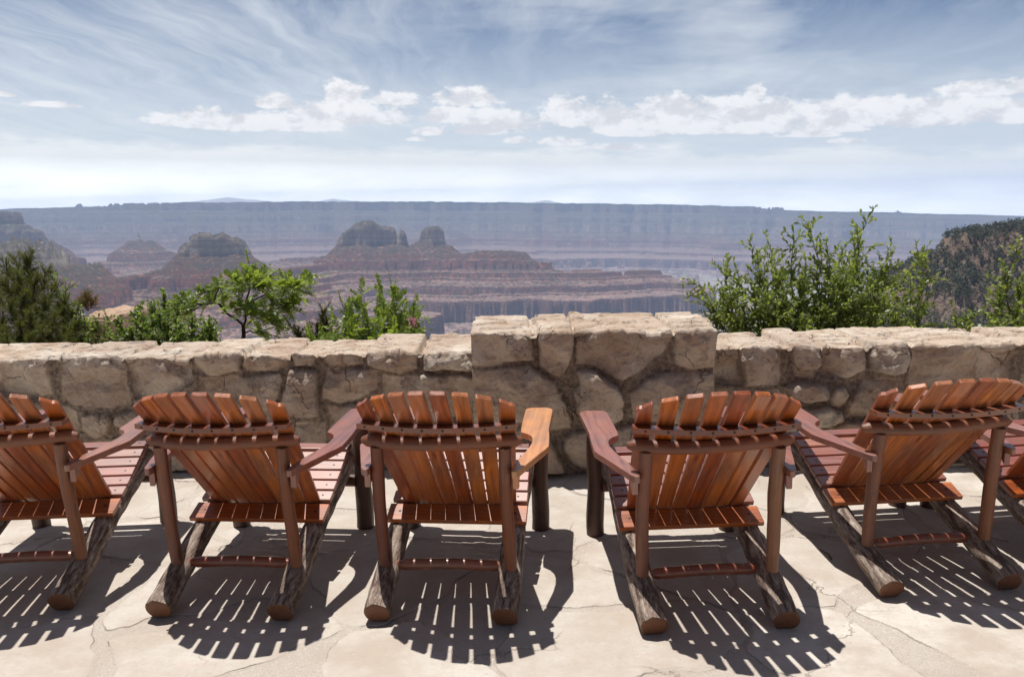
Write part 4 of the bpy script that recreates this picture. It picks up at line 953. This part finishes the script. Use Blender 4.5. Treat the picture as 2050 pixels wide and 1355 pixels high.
# cirrus
wv = t.noise(PL, .35, 4, .55, out=1)
PLw = t.node('ShaderNodeVectorMath', {0: t.mapping(wv, (1.5, 1.5, 0)), 1: PL}, operation='ADD').outputs[0]
c1 = t.noise(t.mapping(PLw, (.75, .22, 1), rot=(0, 0, R(34))), 1.5, 9, .60)
c2 = t.noise(t.mapping(PLw, (2.6, .30, 1), rot=(0, 0, R(42)), loc=(4, 1, 0)), 2.0, 9, .62)
c3 = t.noise(t.mapping(PLw, (.5, .5, 1), loc=(7, 2, 0)), 1.3, 8, .58)
cmask = t.noise(P2, 4.2, 3, .5)
azw = t.rng(azn, pxaz(500), pxaz(1250), 1, 0, True)
ci = t.math('ADD', t.math('MULTIPLY', c1, .5), t.math('MULTIPLY', c2, .5))
ci = t.rng(t.math('ADD', ci, t.math('MULTIPLY', t.math('SUBTRACT', cmask, .5), .5)), .42, .80, 0, .88)
ci2 = t.rng(t.math('ADD', c3, t.math('MULTIPLY', t.math('SUBTRACT', cmask, .5), .5)), .47, .78, 0, .8)
ci = t.math('ADD', t.math('MULTIPLY', ci, t.rng(azw, 0, 1, .35, 1)), t.math('MULTIPLY', ci2, t.rng(azw, 0, 1, .9, .25)), clamp=True)
# thin pale veil thickening towards the horizon
veil = t.rng(t.math('ADD', el, t.math('MULTIPLY', t.math('SUBTRACT', cmask, .5), .05)), pxel(310), pxel(40), .85, 0.05)
# cumulus band
wn = t.noise(P2, 16, 5, .65, out=1)
Pc = t.node('ShaderNodeVectorMath', {0: t.mapping(wn, (.022, .012, 0)), 1: P2}, operation='ADD').outputs[0]
cu = t.noise(t.mapping(Pc, (1, 1.7, 1), loc=(1.3, .4, 0)), 23., 10, .66)
cud = t.noise(t.mapping(Pc, (1, 1.7, 1), loc=(1.294, .368, 0)), 23., 10, .66)
CLOUDS = [(520, 268, 185, 26), (430, 262, 62, 26), (700, 250, 135, 42), (700, 212, 48, 36), (785, 216, 68, 20), (566, 228, 38, 22), (930, 214, 74, 28), (900, 246, 62, 26), (1010, 258, 112, 34), (960, 270, 84, 16),
          (1180, 246, 135, 44), (1340, 238, 135, 40), (1290, 264, 145, 32), (1490, 208, 22, 26), (1490, 250, 165, 46), (1650, 248, 155, 42), (1800, 256, 165, 42), (1955, 214, 92, 24), (1960, 254, 140, 36), (1560, 268, 175, 24),
          (2110, 250, 120, 50), (1035, 288, 28, 12), (1120, 291, 48, 14), (1400, 270, 62, 15), (1682, 292, 38, 9), (862, 274, 32, 12), (32, 234, 28, 7), (135, 247, 46, 8), (1262, 275, 54, 12), (1230, 300, 64, 11), (835, 287, 18, 6), (1590, 280, 60, 8), (1825, 263, 50, 8)]
fld = None
for px, py, hw, hh in CLOUDS:
    ca, ce, wa, wu = pxaz(px), pxel(py), hw/FPX, hh/FPX
    u_ = t.math('MULTIPLY', t.math('SUBTRACT', azn, ca), 1/wa); v_ = t.math('SUBTRACT', el, ce)
    v_ = t.math('MAXIMUM', t.math('MULTIPLY', v_, 1/wu), t.math('MULTIPLY', v_, -2.6/wu))
    q_ = t.math('SUBTRACT', 1., t.math('ADD', t.math('MULTIPLY', u_, u_), t.math('MULTIPLY', v_, v_)))
    fld = q_ if fld is None else t.math('MAXIMUM', fld, q_)
tot = t.math('ADD', t.math('MAXIMUM', fld, -1.5), t.math('MULTIPLY', t.math('SUBTRACT', cu, .5), 4.0))
cum = t.math('ADD', t.rng(tot, -.12, .55, 0, .85, True), t.math('MULTIPLY', t.rng(fld, -2.2, .4, 0, .15), t.rng(cu, .4, .6)), clamp=True)
# low white bank
lw = t.noise(t.mapping(Pc, (1, 4, 1), loc=(3, 0, 0)), 9, 9, .62)
bank = t.rng(t.math('ADD', el, t.math('MULTIPLY', t.math('SUBTRACT', lw, .5), -.06)), pxel(322), pxel(292), 1, 0, True)
bank = t.math('MULTIPLY', bank, t.rng(lw, .3, .65, .62, .97))
front = t.rng(dy, -.1, .5, 0, 1, True)
ci = t.math('MULTIPLY', ci, front); veil = t.math('MULTIPLY', veil, front); bank = t.math('MULTIPLY', bank, t.rng(front, 0, 1, .25, 1))
skyc = sky.outputs[0]
shade = t.rng(t.math('SUBTRACT', cu, cud), -.10, .06, .84, 1.06)
SB = .07
CW = .92/SB
cc = t.node('ShaderNodeMix', data_type='RGBA', blend_type='MULTIPLY'); t.set(cc.inputs[0], 1.); t.set(cc.inputs[6], c4(CW, CW, CW*1.01))
t.set(cc.inputs[7], t.node('ShaderNodeCombineColor', {0: shade, 1: shade, 2: t.math('ADD', t.math('MULTIPLY', shade, .9), .1)}).outputs[0])
hsv = t.node('ShaderNodeHueSaturation', {'Color': skyc, 'Saturation': t.rng(front, 0, 1, .5, 1.10), 'Value': t.rng(front, 0, 1, .60, .86)}).outputs[0]
hsv = t.mix(1., hsv, c4(.93, 1.0, 1.13), 'MULTIPLY')
col = t.mix(ci, hsv, c4(CW*.95, CW*.99, CW*1.02))
col = t.mix(veil, col, c4(CW*.86, CW*.93, CW*.98))
lowg = t.rng(el, pxel(400), pxel(330), 2.3, 1.08)
bcol = t.node('ShaderNodeCombineColor', {0: t.math('MULTIPLY', lowg, CW*1.0), 1: t.math('MULTIPLY', lowg, CW*1.02), 2: t.math('MULTIPLY', lowg, CW*.99)}).outputs[0]
col = t.mix(bank, col, bcol)
col = t.mix(cum, col, cc.outputs[2])
t.set(bg.inputs[0], col); bg.inputs[1].default_value = SB

SC.view_settings.view_transform = 'Standard'; SC.view_settings.look = 'None'; SC.view_settings.exposure = 0; SC.view_settings.gamma = 1
SC.cycles.max_bounces = 8; SC.cycles.diffuse_bounces = 2; SC.cycles.volume_bounces = 3; SC.cycles.transparent_max_bounces = 12
SC.cycles.use_denoising = True
